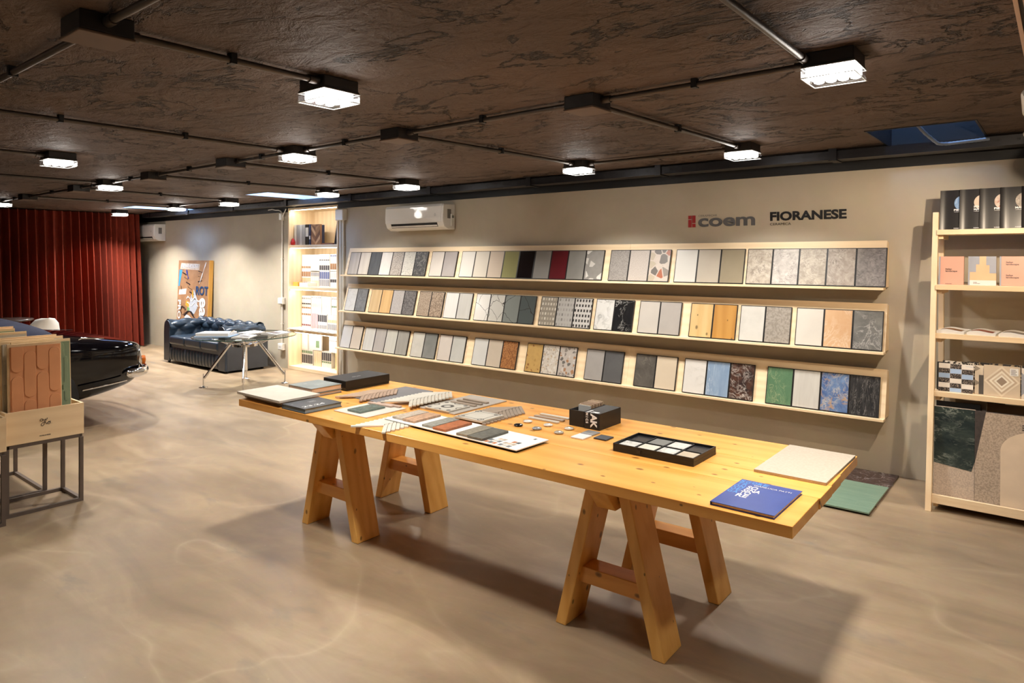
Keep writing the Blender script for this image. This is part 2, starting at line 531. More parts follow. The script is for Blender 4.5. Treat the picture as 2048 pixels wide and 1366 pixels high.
for i, h in enumerate(HOLES):
    s = MB(); t = .06; zt = ZC + (.9, .42, .42)[i]
    a, b, y0, y1 = h
    q = .012
    s.box(a - t, a + q, y0 - t, y1 + t, ZC + .152, zt); s.box(b - q, b + t, y0 - t, y1 + t, ZC + .152, zt)
    s.box(a + q, b - q, y0 - t, y0 + q, ZC + .152, zt); s.box(a + q, b - q, y1 - q, y1 + t, ZC + .152, zt)
    s.box(a + .0005, a + q, y0 + .0005, y1 - .0005, ZC - .004, ZC + .152); s.box(b - q, b - .0005, y0 + .0005, y1 - .0005, ZC - .004, ZC + .152)
    s.box(a + q, b - q, y0 + .0005, y0 + q, ZC - .004, ZC + .152); s.box(a + q, b - q, y1 - q, y1 - .0005, ZC - .004, ZC + .152)
    o = struct('window_%d' % (i + 1), s, M_SHAFT_SHADE if i == 0 else M_SHAFT, 'blue daylit opening in the ceiling')
    fr = MB()
    if i == 0:
        fr.box(a + .3, b + t, y0 - t, y1 + t, zt, zt + .03)  # unseen solid lid, added to keep most daylight out of this shaft
    else:
        for k in range(3):
            yy = y0 + (k + .5) * (y1 - y0) / 3
            fr.box(a - t, b + t, yy - .015, yy + .015, zt, zt + .03)
    ob('lid_or_grille', fr, M_DARKMETAL, o)

# black painted band and skirting at the foot of the wall
struct('trim_1', MB().box(X0, NX0 + .0, WY - .018, WY - .001, 2.292, ZC - .001)
       .box(NX1, X1, WY - .018, WY - .001, 2.292, ZC - .001).box(NX0, NX1, WY - .018, WY - .001, 2.352, ZC - .001), M_BLACK, 'black painted band along the top of the wall')

# ---------------------------------------------------------------- cable tray under the ceiling
tray = thing('cable_tray', 'black perforated cable tray running along the top of the long wall', 'cable tray', (0, 5.45, 2.352))
M_TRAY = plain('tray_metal', (44, 43, 46), 0.4, 0.5)
tx0, tx1 = -13.0, 2.6
ch = MB(); ch.box(tx0, tx1, 0, .004, 0, .062); ch.box(tx0, tx1, 0, .15, -.004, 0); ch.box(tx0, tx1, .146, .15, 0, .062); ch.box(tx0, tx1, -.008, 0, -.004, .002)
ob('channel', ch, M_TRAY, tray)
sl = MB(); x = tx0
while x < tx1:
    sl.box(x, x + .02, -.0015, .0, .026, .040); x += .11
o = ob('slots', sl, M_BLACK, tray); o['kind'] = 'stuff'
x = -12.7
hm = MB(); hm.box(-.028, .028, -.014, -.008, -.004, .0775); hm.box(-.028, .028, -.014, .15, -.012, -.004)
hme = hm.mesh('hanger')
while x < 2.5:
    ob('hanger', hme, M_TRAY, tray, (x, 0, 0)); x += 1.42
cab = MB()
for k in range(4):
    pts = [(tx0 + .1 + i * .6, .03 + .03 * k + .006 * math.sin(i * 1.7 + k), .012 + .004 * math.sin(i + k)) for i in range(int((tx1 - tx0 - .2) / .6))]
    cab.tube(pts, .008, 6)
ob('cables', cab, M_BLACK, tray)
fc = MB()
pts = []
for i in range(41):
    t = i / 40
    x = -.80 + .42 * t
    z = 2.60 - .22 * min(1, t * 3.0) ** 0.6 + .015 * t
    y = 5.25 + .17 * min(1, t * 2.2)
    pts.append((x, y, z))
rs = [.011 + (.0018 if i % 2 else 0) for i in range(41)]
fc.tube(pts, rs, 8)
tag(ob('flexible_conduit', fc, plain('blue_lit_conduit', (120, 132, 150), 0.45)), 'ribbed flexible conduit curling down out of the ceiling opening above the rack', 'conduit')  # blue daylight from the opening is put into the conduit's grey

# ---------------------------------------------------------------- lamps
M_COVER = clear('clear_lamp_cover', (0.98, 0.985, 1.0), 0.12)
M_LENS = emis('lamp_lens', (255, 250, 240), 16.0)
M_HOUS = plain('lamp_housing', (58, 57, 58), 0.5, 0.2)
M_RIM = plain('lamp_rim', (208, 208, 205), 0.25)
S = .098
hou = MB(); hou.box(-S + .004, S - .004, -S + .004, S - .004, .045, .1); hou.box(-S, S, -S, S, .040, .052)
hou_me = hou.mesh('housing')
cov = MB(); t = .004
cov.box(-S, S, -S, S, 0, t)
for a, b, c_, d in ((-S, S, -S, -S + t), (-S, S, S - t, S), (-S, -S + t, -S + t, S - t), (S - t, S, -S + t, S - t)): cov.box(a, b, c_, d, t, .040)
cov_me = cov.mesh('clear_cover')
rim = MB()
for zz in (.0, .040):
    for a, b, c_, d in ((-S - .002, S + .002, -S - .002, -S + .002), (-S - .002, S + .002, S - .002, S + .002), (-S - .002, -S + .002, -S, S), (S - .002, S + .002, -S, S)): rim.box(a, b, c_, d, zz - .0015, zz + .0015)
rim_me = rim.mesh('rim')
ln = MB(); ln.lathe([(.0225, .037), (.0225, .018), (.019, .009), (.011, .0055), (.002, .0045)], 10)
ln_me = ln.mesh('lens')
for m_ in (hou_me, cov_me, rim_me, ln_me): fixnormals(m_)

def lamp(x, y, label, power=1.0):
    t = thing('ceiling_lamp', label, 'ceiling lamp', (x, y, 2.33), 0, 'square lamps on the ceiling conduits')
    h = ob('housing', hou_me, M_HOUS, t, bevel=.004)
    cv = ob('clear_cover', cov_me, M_COVER, t)
    ob('rim', rim_me, M_RIM, t)
    for i in range(4):
        for j in range(3):
            ob('lens', ln_me, M_LENS, h, (-.069 + .046 * i, -.055 + .055 * j, 0))
    ld = bpy.data.lights.new('lamp_light', 'AREA'); ld.shape = 'SQUARE'; ld.size = .17; ld.spread = R(126)
    ld.energy = LAMP_W * power; ld.color = LAMP_COL
    lo = bpy.data.objects.new('lamp_light', ld); COL.objects.link(lo); lo.parent = t; lo.location = (0, 0, -.006)
    pd = bpy.data.lights.new('side_glow', 'POINT'); pd.energy = LAMP_W * power * .07; pd.shadow_soft_size = .05; pd.color = LAMP_COL
    po = bpy.data.objects.new('side_glow', pd); COL.objects.link(po); po.parent = t; po.location = (0, 0, -.06)
    return t

WR = 4.84; MR = 2.93; NR = 1.92; ER = 0.93
lamp(-1.79, WR, 'square lamp near the wall, nearest the dark logo lettering')
lamp(-3.18, WR, 'square lamp near the wall, second from the right along the shelves')
lamp(-5.31, WR, 'square lamp just above the white air conditioner beside the lit cabinet')
lamp(-6.66, WR, 'square lamp in front of the top of the tall lit cabinet')
lamp(-8.86, WR, 'square lamp near the wall above the leather sofa', 1.8)
lamp(-10.38, WR, 'square lamp near the wall just above the leaning canvas', 2.2)
lamp(-12.40, WR, 'square lamp in front of the right edge of the curtain', 2.4)
lamp(-.717, MR, 'large bright square lamp above the right end of the table')
lamp(-4.39, MR, 'square lamp above the left end of the table, on the middle conduit')
lamp(-7.77, MR, 'square lamp on the middle conduit, above the parked car')
lamp(-11.39, MR, 'square lamp at the far left edge, just above the curtain top', 0.25)
lamp(-2.627, NR, 'big square lamp left of centre, on a conduit of its own')
lamp(-6.046, NR, 'square lamp at the upper left, left of the middle conduit')
# lamps added out of view for fill, as if the grid went on there
lamp(.9, NR, 'added square lamp for fill light, unseen on the right', 0.8)
lamp(-2.6, -1.2, 'added square lamp for fill light, unseen behind the camera', 1.3)
lamp(-6.0, -1.2, 'added square lamp for fill light, unseen on the left', 1.3)

# ---------------------------------------------------------------- conduits and junction boxes
PZ = 2.404; PR = .0135
clip_me = MB().box(-.012, .012, -.018, .018, -.016, .026).mesh('pipe_clip'); fixnormals(clip_me)
sock_me = MB().tube([(0, 0, 0), (.05, 0, 0)], .0185, 12).mesh('socket'); fixnormals(sock_me)
def pipe(p, q, label, clips=1, s0=True, s1=True):
    p = Vector((p[0], p[1], 0)); q = Vector((q[0], q[1], 0)); d = q - p; L = d.length; a = math.atan2(d.y, d.x)
    t = thing('conduit_pipe', label, 'conduit pipe', (p.x, p.y, PZ), a)
    po = ob('pipe', MB().tube([(0, 0, 0), (L * .5, 0, 0), (L, 0, 0)], PR, 12), M_PIPE, t)
    for k in range(clips):
        ob('pipe_clip', clip_me, M_BLACK, po, (L * (k + 1) / (clips + 1), 0, 0))
    if s0: ob('socket', sock_me, M_PIPE, po, (0, 0, 0))
    if s1: ob('socket', sock_me, M_PIPE, po, (L - .05, 0, 0))
    return t
jb = MB().box(-.085, .085, -.085, .085, .006, .07); jb_me = jb.mesh('body'); fixnormals(jb_me)
jl = MB().box(-.088, .088, -.088, .088, -.004, .006); jl_me = jl.mesh('lid'); fixnormals(jl_me)
M_JB = plain('junction_black', (40, 37, 36), 0.55); M_JL = plain('junction_lid', (104, 86, 74), 0.6)
def jbox(x, y, label):
    t = thing('junction_box', label, 'junction box', (x, y, 2.36), 0, 'junction boxes on the ceiling conduits')
    ob('body', jb_me, M_JB, t, bevel=.004); ob('lid', jl_me, M_JL, t, bevel=.003)
jx = [-1.875, -3.28, -5.33, -6.74, -8.6, -10.3]
jn = ['junction box on the middle conduit, first left of the large bright lamp', 'junction box on the middle conduit, between the air conditioner and the big lamp', 'junction box just left of the lamp above the table end',
      'junction box above the parked car, second left of the table lamp', 'junction box on the middle conduit left of the car lamp', 'farthest junction box on the middle conduit, by the curtain']
for x, n in zip(jx, jn): jbox(x, MR, n)
jbox(-2.56, ER, 'big junction box at the top left, nearest the camera')
jbox(-6.0, ER, 'junction box of the nearest conduit, out of view on the left')
stops = [-.717, -1.875, -3.28, -4.39, -5.33, -6.74, -7.77, -8.6, -10.3, -11.39]
half = {-.717: .098, -4.39: .098, -7.77: .098, -11.39: .098}
for i in range(len(stops) - 1):
    a, b = stops[i], stops[i + 1]
    pipe((a - half.get(a, .085), MR), (b + half.get(b, .085), MR), 'middle ceiling conduit, %s length from the large bright lamp leftwards' % ['first', 'second', 'third', 'fourth', 'fifth', 'sixth', 'seventh', 'eighth', 'ninth'][i])
wl = [-1.79, -3.18, -5.31, -6.66, -8.86, -10.38]
for x, xl, n in zip(jx, wl, ['the lamp by the dark logo', 'the second lamp along the wall', 'the air conditioner lamp', 'the cabinet lamp', 'the sofa lamp', 'the canvas lamp']):
    pipe((x, MR + .085), (xl, WR - .098), 'thin ceiling conduit running from a junction box to ' + n)
for a, b, n in ((-1.79, -3.18, 'two right-hand wall lamps'), (-5.31, -6.66, 'air conditioner lamp and cabinet lamp'), (-8.86, -10.38, 'sofa lamp and canvas lamp')):
    pipe((a - .098, WR), (b + .098, WR), 'thin conduit parallel to the wall joining the ' + n, 0)
pipe((-.80, MR - .098), (-.80, 0.2), 'thick conduit leaving the large bright lamp towards the top edge', 2)
pipe((-4.43, MR - .098), (-4.43, 0.0), 'conduit leaving the table-end lamp towards the left edge', 3)
pipe((-7.82, MR - .098), (-7.82, 0.0), 'conduit leaving the car lamp towards the left edge', 2)
pipe((-11.45, MR - .098), (-11.45, 0.5), 'short conduit leaving the leftmost lamp', 1)
pipe((-2.57, NR - .098), (-2.57, ER + .085), 'conduit between the big lamp and the nearest junction box', 1)
pipe((-6.05, NR - .098), (-6.05, ER + .085), 'conduit leaving the upper left lamp', 1)
pipe((-2.56 + .085, ER), (0.6, ER), 'nearest conduit, right of the big junction box', 2)
pipe((-2.56 - .085, ER), (-6.0 + .085, ER), 'nearest conduit, left of the big junction box', 3)

# ---------------------------------------------------------------- track with spotlights, top right
tr = thing('light_track', 'pale light track on the ceiling at the top right corner', 'light track', (-.105, 2.2, 2.395))
M_TRK = plain('track_paint', (214, 184, 164), 0.4)
ob('rail', MB().box(-.018, -.006, 0, 2.75, 0, .035).box(.006, .018, 0, 2.75, 0, .035), M_TRK, tr)
ob('slot', MB().box(-.006, .006, 0, 2.75, .012, .035), M_BLACK, tr)
def spot(x, y, target, w, size, label, blend=.35):
    t = thing('track_spotlight', label, 'spotlight', (x, y, 2.26), 0, 'spotlights on the track')
    d = (Vector(target) - Vector((x, y, 2.26))).normalized()
    q = d.to_track_quat('-Z', 'Y').to_euler()
    ob('stem', MB().tube([(0, 0, .03), (0, 0, .137)], .009, 8), M_WHITE, t)
    hd = MB().lathe([(.03, .07), (.036, .06), (.036, -.055), (.031, -.055), (.028, -.02)], 20)
    ob('head', hd, M_WHITE, t, (0, 0, .0), q)
    ld = bpy.data.lights.new('spot_light', 'SPOT'); ld.energy = w; ld.color = SPOT_COL; ld.spot_size = size; ld.spot_blend = blend; ld.shadow_soft_size = .014
    lo = bpy.data.objects.new('spot_light', ld); COL.objects.link(lo); lo.parent = t; lo.location = d * .06; lo.rotation_euler = q
spot(-.105, 4.25, (-1.3, 5.76, 0.9), 62, R(95), 'white track spotlight nearer the wall, out of view', .6)
spot(-.105, 3.55, (-.1, 5.76, 1.1), 27, R(90), 'white track spotlight in front of the rack, out of view', .6)

# ---------------------------------------------------------------- the big trestle table
TX, TY, TZ = -2.415, 2.858, 0.72
TL, TW, TT = 3.39, 1.035, .042
tb = thing('trestle_table', 'long varnished pine trestle table in the middle of the room', 'table', (TX, TY, 0), R(1.15))
pl_w = [0.345, 0.185, 0.165, 0.34]
ends = [0.0, .004, .001, -.003]
y = -TW / 2
for i, (wd, e) in enumerate(zip(pl_w, ends)):
    ob('plank', MB().box(-TL / 2 - e * .5, TL / 2 + e, y + .0011, y + wd - .0011, TZ - TT, TZ), M_PINE, tb, bevel=.002)
    y += wd
for bx_ in (-1.62, -.42, .03, .92):
    ob('batten', MB().prism([(-.46, TZ - TT), (.46, TZ - TT), (.44, TZ - TT - .022), (-.44, TZ - TT - .022)], bx_ - .07, bx_ + .07, 'x'), M_PINEY, tb, bevel=.002)
BT = TZ - TT            # underside
def trestle(cx):
    # beam across the table, undercut at both ends
    ob('beam', MB().prism([(-.46, BT - .022), (.46, BT - .022), (.38, BT - .115), (-.38, BT - .115)], cx - .045, cx + .045, 'x'), M_PINEY, tb, bevel=.004)
    for yc in (-.292, .292):
        for sx in (-1, 1):
            # wide board: 0.165 across, 0.052 thick, foot 0.245 out
            zt = BT - .024
            t0 = cx + sx * .046; b0 = cx + sx * .208
            th = .054
            ob('leg', MB().prism([(t0, zt), (t0 + sx * th, zt), (b0 + sx * th, 0), (b0, 0)], yc - .083, yc + .083, 'y'), M_PINEZ, tb, bevel=.004)
        zs = .20
        wx = .046 + (.208 - .046) * (1 - (zs + .03) / (BT - .024))
        ob('stretcher', MB().box(cx - wx - .006, cx + wx + .006, yc - .05, yc + .05, zs, zs + .07), M_PINE, tb, bevel=.003)
trestle(-3.383 - TX); trestle(-1.511 - TX)

def slab(name, label, cat, x0, x1, y0, y1, z0, z1, mat, group=None, bevel=.0015, rotz=0.0):
    """flat board standing free: one mesh with its origin at the base"""
    cx, cy = (x0 + x1) / 2, (y0 + y1) / 2
    o = ob(name, MB().box(x0 - cx, x1 - cx, y0 - cy, y1 - cy, 0, z1 - z0), mat, None, (cx, cy, z0), (0, 0, rotz), bevel=bevel)
    return tag(o, label, cat, group)

def book(name, label, cat, x0, x1, y0, y1, z0, z1, cov, pages, spine='x0', group=None):
    cx, cy = (x0 + x1) / 2, (y0 + y1) / 2
    t = thing(name, label, cat, (cx, cy, z0), 0, group)
    a, b, c_, d = x0 - cx, x1 - cx, y0 - cy, y1 - cy; h = z1 - z0; k = min(.003, h * .15); g = .004
    cv = MB().box(a, b, c_, d, 0, k).box(a, b, c_, d, h - k, h)
    if spine == 'x0': cv.box(a, a + k, c_, d, k, h - k)
    else: cv.box(a, b, d - k, d, k, h - k)
    ob('cover', cv, cov, t)
    ob('pages', MB().box(a + g, b - g, c_ + g, d - g, k, h - k), pages, t)
    return t

def flat_text(parent, s, w_, h_, loc, rotz, mat, bold=0.0, name='lettering'):
    me = text_fit(s, w_, h_, bold)
    top = [c for c in parent.children if c.name.split('.')[0] in ('cover', 'lid')]
    return ob(name, me, mat, top[0] if top else parent, loc, (0, 0, rotz))

M_TRAV = cloudy('pale_travertine', (232, 222, 208), (247, 240, 228), 7, 0.45)
M_PAGEG = plain('grey_page_edges', (128, 142, 150), 0.6)
M_PAGEB = plain('beige_page_edges', (214, 192, 172), 0.6)
M_ROSE = plain('white_ink', (240, 240, 238), 0.5, var=.01)

# left end
GAIN = .80
M_TRAV = cloudy('pale_travertine_slab', (212, 200, 186), (228, 218, 204), 7, 0.45)
slab('stone_slab', 'top cream stone slab of the pair at the left end of the table', 'slab', -4.135, -3.655, 2.315, 2.605, .7495, .7645, M_TRAV)
slab('stone_slab', 'lower pale slab under the cream slab at the left table end', 'slab', -4.115, -3.675, 2.345, 2.61, .7345, .7470, cloudy('brown_edge_slab', (196, 176, 158), (214, 196, 178), 6))
slab('stone_slab', 'lowest slab of the stack at the left end of the table', 'slab', -4.12, -3.67, 2.36, 2.61, .7205, .7340, M_TRAV)
M_CATA = plain('charcoal_cover', (70, 74, 78), 0.4)
cb = book('catalogue', 'thick charcoal catalogue with white date lettering on the table', 'catalogue', -3.642, -3.408, 2.325, 2.585, .7205, .7485, M_CATA, M_PAGEG)
flat_text(cb, '23.24', .15, .030, (.072, -.105, .0282), R(90), M_ROSE, .01)
flat_text(cb, 'CATALOGO', .05, .008, (-.045, .0, .0282), R(90), M_ROSE); flat_text(cb, 'GENERALE', .05, .008, (-.028, .0, .0282), R(90), M_ROSE)
flat_text(cb, 'ABK', .02, .006, (-.055, -.11, .0282), R(90), M_ROSE)
M_TEALG = cloudy('grey_green_cover', (121, 133, 133), (150, 160, 158), 6, .35)
book('catalogue', 'lower grey-green softcover catalogue beside the black box', 'catalogue', -4.035, -3.778, 2.635, 2.862, .7205, .7405, M_TEALG, M_PAGEB)
cb = book('catalogue', 'upper grey-green softcover catalogue beside the black box', 'catalogue', -4.04, -3.782, 2.63, 2.868, .7410, .7745, M_TEALG, M_PAGEB)
flat_text(cb, 'architecture', .07, .007, (.02, -.02, .0337), R(90), M_ROSE); flat_text(cb, 'abk', .03, .008, (-.06, -.05, .0337), R(90), M_ROSE)
bb = thing('gift_box', 'large closed black box on the far left of the table', 'box', (-3.90, 3.088, .7205))
ob('base', MB().box(-.121, .121, -.191, .191, 0, .05), M_BLK, bb, bevel=.002); ob('lid', MB().box(-.123, .123, -.193, .193, .014, .068), M_BLK, bb, bevel=.002)
flat_text(bb, 'IRIS', .07, .012, (.03, -.06, .0683), R(90), M_ROSE)

# white board with the glossy green tile
slab('sample_board', 'white sample board under the glossy grey-green tile', 'board', -3.345, -3.05, 2.478, 2.78, .7205, .7265, plain('cream_board', (226, 219, 208), .5))
slab('glazed_tile', 'glossy grey-green rectangular tile lying on the white board', 'tile', -3.262, -3.146, 2.512, 2.700, .727, .738, cloudy('green_glaze', (92, 108, 100), (128, 142, 132), 14, .12, dist=2))
# grey sheet under the tan mosaic
slab('sample_board', 'grey sample board under the tan herringbone mosaic', 'board', -3.575, -3.30, 2.785, 3.25, .7205, .7265, plain('slate_board', (126, 124, 126), .6))
slab('sample_board', 'pale grey board under the round ornament tile and three sticks', 'board', -3.02, -2.72, 2.848, 3.32, .7205, .7275, plain('greige_board', (190, 180, 168), .6))

def stick_mosaic(label, xc, y0, n, L, wd, z, mats, th=.007, skip=()):
    """herringbone sheet: apex line along +y, sticks at 45 degrees on either side"""
    t = thing('herringbone_mosaic', label, 'mosaic', (xc, y0, z))
    me = MB().box(0, L, -wd / 2 + .0011, wd / 2 - .0011, 0, th).mesh('stick'); fixnormals(me)
    p = wd * math.sqrt(2)
    for i in range(n):
        for side in (0, 1):
            a = R(225) if side == 0 else R(315)
            off = 0 if side == 0 else p / 2
            m = mats[(i * 2 + side * 3) % len(mats)]
            mm = me.copy(); mm.materials.append(m)
            ob('stick', mm, None, t, (0.0 if side == 0 else -wd * .35, i * p + off + L * .707, 0), (0, 0, a))
    return t
TAN = [plain('tan_stick', (196, 166, 140), .5), plain('tan_stick_dark', (178, 148, 124), .5)]
CRM = [plain('cream_stick', (232, 226, 212), .45), plain('cream_stick_dark', (220, 212, 196), .45)]
TAUPE = [plain('taupe_stick', (178, 160, 142), .5), plain('taupe_stick_dark', (164, 146, 128), .5)]
stick_mosaic('tan herringbone mosaic sheet near the black gift box', -3.515, 2.705, 10, .17, .022, .7275, TAN)
stick_mosaic('cream herringbone mosaic sheet between tan mosaic and round ornament tile', -3.125, 2.755, 12, .178, .022, .7395, CRM)
stick_mosaic('cream herringbone mosaic sheet at the front edge of the table', -2.83, 2.30, 12, .178, .022, .7215, CRM)
stick_mosaic('taupe herringbone mosaic sheet behind the discs', -2.545, 2.755, 12, .178, .022, .7215, TAUPE)
sm = MB().box(-.1, .1, -.012, .012, 0, .009).mesh('s'); fixnormals(sm)
def stick(label, x, y, z, mat, rot=0.0):
    me = sm.copy(); me.materials.append(mat)
    tag(ob('ceramic_stick', me, None, None, (x, y, z), (0, 0, rot), bevel=.002), label, 'ceramic stick', 'loose ceramic sticks')
M_PK = plain('pink_stick', (208, 178, 160), .45)
for k, (yy, n) in enumerate(((3.065, 'front'), (3.12, 'middle'), (3.176, 'rear'))):
    stick('taupe ceramic stick, %s one of three on the pale grey board' % n, -2.852, yy, .728, TAUPE[k % 2])
for k, (yy, n) in enumerate(((3.06, 'front'), (3.112, 'middle'), (3.168, 'rear'))):
    stick('loose stick on the bare table by the boxes, %s one of three' % n, -2.243, yy, .7205, [CRM[1], TAUPE[0], CRM[1]][k])
stick('pinkish stick leaning across the white board, left one', -3.232, 2.735, .7275, M_PK, R(4)); stick('pinkish stick leaning across the white board, right one', -3.185, 2.762, .7275, M_PK, R(3))

# ornament tiles
def ring(mb, cx, cy, r0, r1, z, n=28, a0=0, a1=2 * math.pi):
    for i in range(n):
        t0 = a0 + (a1 - a0) * i / n; t1 = a0 + (a1 - a0) * (i + 1) / n
        mb.add([(cx + r0 * math.cos(t0), cy + r0 * math.sin(t0), z), (cx + r1 * math.cos(t0), cy + r1 * math.sin(t0), z), (cx + r1 * math.cos(t1), cy + r1 * math.sin(t1), z), (cx + r0 * math.cos(t1), cy + r0 * math.sin(t1), z)], [(0, 1, 2, 3)])
M_ORN = plain('ornament_grey', (96, 92, 88), .5)
M_ORB = cloudy('ornament_base', (206, 200, 186), (222, 216, 204), 9)
t = thing('ornament_tile', 'square tile with a dark ring ornament on the pale grey board', 'tile', (-2.863, 2.938, .728))
ob('body', MB().box(-.098, .098, -.093, .093, 0, .009), M_ORB, t, bevel=.0015)
r_ = MB(); ring(r_, 0, 0, .022, .04, .0095)
for sx in (-1, 1):
    for sy in (-1, 1): ring(r_, sx * .078, sy * .073, 0.0, .014, .0095, 12)
for sx, sy in ((1, 0), (-1, 0), (0, 1), (0, -1)): ring(r_, sx * .098, sy * .093, .018, .026, .0095, 10, math.atan2(-sy, -sx) - 1.4, math.atan2(-sy, -sx) + 1.4)
ob('ornament', r_, M_ORN, t)
t = thing('ornament_tile', 'square tile with a fine frame ornament on the taupe mosaic', 'tile', (-2.545, 2.866, .7292))
ob('body', MB().box(-.1, .1, -.093, .093, 0, .012), M_ORB, t, bevel=.0015)
r_ = MB()
for k in (.072,):
    for sx, sy in ((1, 0), (-1, 0)): r_.box(sx * k - .0015, sx * k + .0015, -k + .02, k - .02, .012, .0125)
    for sx, sy in ((0, 1), (0, -1)): r_.box(-k + .02, k - .02, sy * k - .0015, sy * k + .0015, .012, .0125)
for sx in (-1, 1):
    for sy in (-1, 1): ring(r_, sx * .072, sy * .072, .014, .02, .0125, 12); ring(r_, sx * .07, sy * .066, .0, .006, .0126, 8)
ob('ornament', r_, M_ORN, t)

# long folded white board with brick slips
t = thing('colour_chart', 'long white colour chart board lying along the table front', 'board', (-2.44, 2.61, .7295))
ob('sheet', MB().box(-.48, .48, -.125, .118, .002, .0065), M_PAPER, t, rot=(0, 0, R(-2.2))); ob('backing', MB().box(-.479, .479, -.124, .117, 0, .002), M_BLK, t, rot=(0, 0, R(-2.2)))
pr = random.Random(3)
SW = [(206, 200, 190), (214, 190, 168), (196, 122, 76), (120, 124, 124), (186, 170, 152), (92, 96, 100)]
for gx in (.27, .36):
    for i in range(3):
        for j in range(3):
            if i == 0 and j == 2: continue
            ob('printed_swatch', MB().box(gx + .026 * i - .011, gx + .026 * i + .011, -.10 + .036 * j - .014, -.10 + .036 * j + .014, .0065, .0068), plain('swatch_%d' % ((i * 3 + j + int(gx * 10)) % 6), SW[(i * 3 + j + int(gx * 10)) % 6], .6), t, rot=(0, 0, R(-2.2)))
ob('printed_swatch', MB().box(.42, .434, .07, .09, .0065, .0068), plain('swatch_5', SW[5]), t, rot=(0, 0, R(-2.2)))
CM = [('pale beige', (206, 190, 172)), ('salmon', (205, 164, 132)), ('cool grey', (158, 156, 146)), ('terracotta', (186, 110, 66)), ('warm grey', (150, 141, 124)), ('dark grey', (110, 108, 98))]
for (n, cc), (x0_, x1_, y0_) in zip(CM, ((-2.888, -2.806, 2.524), (-2.797, -2.706, 2.518), (-2.628, -2.548, 2.50), (-2.538, -2.446, 2.490), (-2.366, -2.29, 2.484), (-2.284, -2.188, 2.478))):
    slab('brick_slip', n + ' brick slip lying on the white colour chart', 'tile', x0_, x1_, y0_ + .004, y0_ + .206, .7365, .7485, speckle('slip_' + n.replace(' ', '_'), cc, mul(cc, .88) if False else tuple(int(v * .86) for v in cc), 60, .6), 'brick slips on the colour chart')

# glass pebbles
pb = MB().lathe([(.0, 0), (.020, .0), (.0255, .004), (.0245, .008), (.017, .0115), (.0, .0128)], 24).mesh('p'); fixnormals(pb)
for (x, y), (n, cc, rg) in zip(((-2.279, 2.879), (-2.29, 2.977), (-2.158, 2.883), (-2.155, 2.98), (-2.02, 2.887), (-2.025, 2.987)),
                          (('glossy black', (28, 28, 30), .08), ('white disc behind the black one, rear left', (238, 236, 228), .2), ('mid grey', (150, 152, 152), .2), ('white disc in the middle of the rear row', (236, 234, 226), .2), ('greige', (182, 172, 156), .2), ('cream', (222, 212, 192), .2))):
    me = pb.copy(); me.materials.append(plain('disc_' + n.split()[0] + str(len(n)), cc, rg, coat=.5))
    lab = ('round glazed sample, ' + n) if 'disc' in n else n + ' round glazed sample disc on the table'
    tag(ob('sample_disc', me, None, None, (x, y, .7205)), lab, 'sample disc', 'round glazed sample discs')
# small square samples
for (x0_, x1_, y0_, y1_), (n, cc) in zip(((-1.925, -1.853, 2.853, 2.938), (-1.826, -1.754, 2.908, 2.984), (-1.926, -1.856, 2.945, 3.022)), (('white', (240, 238, 236)), ('dark slate', (52, 56, 62)), ('mid grey', (150, 150, 150)))):
    slab('square_sample', 'small square %s sample in front of the lettered box' % n, 'sample tile', x0_, x1_, y0_, y1_, .7205, .7275, plain('sq_' + n.replace(' ', '_'), cc, .45), 'small square samples')

# open black sample box + lettered sleeve
t = thing('sample_box', 'open black box holding a row of wooden sample cards', 'box', (-2.033, 3.18, .7205))
m = MB(); h = .085
m.box(-.047, .047, -.11, .11, 0, .003)
for a, b, c_, d in ((-.047, .047, -.11, -.107), (-.047, .047, .107, .11), (-.047, -.044, -.107, .107), (.044, .047, -.107, .107)): m.box(a, b, c_, d, .003, h)
ob('case', m, M_BLK, t)
CW = [plain('card_%d' % i, c_, .5) for i, c_ in enumerate(((205, 204, 200), (190, 160, 130), (206, 176, 142), (176, 142, 112), (214, 186, 152), (160, 128, 100)))]
for i in range(12):
    yy = 3.18 - .03 + i * .0115
    o = ob('sample_card', MB().box(-.038, .038, -.0035, .0035, 0, .094 + .003 * ((i * 7) % 3)), CW[0 if i == 0 else 1 + i % 5], None, (-2.033, yy, .7245))
    tag(o, 'front white sample card standing in the open black box' if i == 0 else 'thin wood-look sample card in the open black box, %s from the front' % ['', 'second', 'third', 'fourth', 'fifth', 'sixth', 'seventh', 'eighth', 'ninth', 'tenth', 'eleventh', 'twelfth'][i], 'sample card', 'sample cards in the open black box')
t = thing('lettered_box', 'black box with big white letters running over its front edge', 'box', (-1.931, 3.17, .7205))
ob('body', MB().box(-.047, .047, -.11, .11, 0, .0865), M_BLK, t, bevel=.001)
# lettering wraps: top then down the front, turned a quarter
def wrap_text(s, size, lead, ox):
    """characters advance along +t; t<0 on the top (y), t>0 down the front"""
    adv = lead
    for ch_, wd in s:
        me = text_mesh(ch_, size, .012 * size * 3)
        x0_, x1_ = text_w(me)
        if adv < 0:
            o = ob('letter', me, M_ROSE, t, (ox, -.11 - adv, .0868), (0, 0, R(-90)))
        else:
            o = ob('letter', me, M_ROSE, t, (ox, -.1106, .0868 - adv), Matrix(((0, 1, 0), (0, 0, -1), (-1, 0, 0))).to_euler())
        adv += wd
wrap_text([('R', .040), ('A', .033), ('K', .034)], .052, -.034, -.006)
wrap_text([('C', .0145), ('E', .0135), ('R', .0145), ('A', .0175), ('M', .020), ('I', .0105), ('C', .0165), ('S', .014)], .019, -.058, -.036)

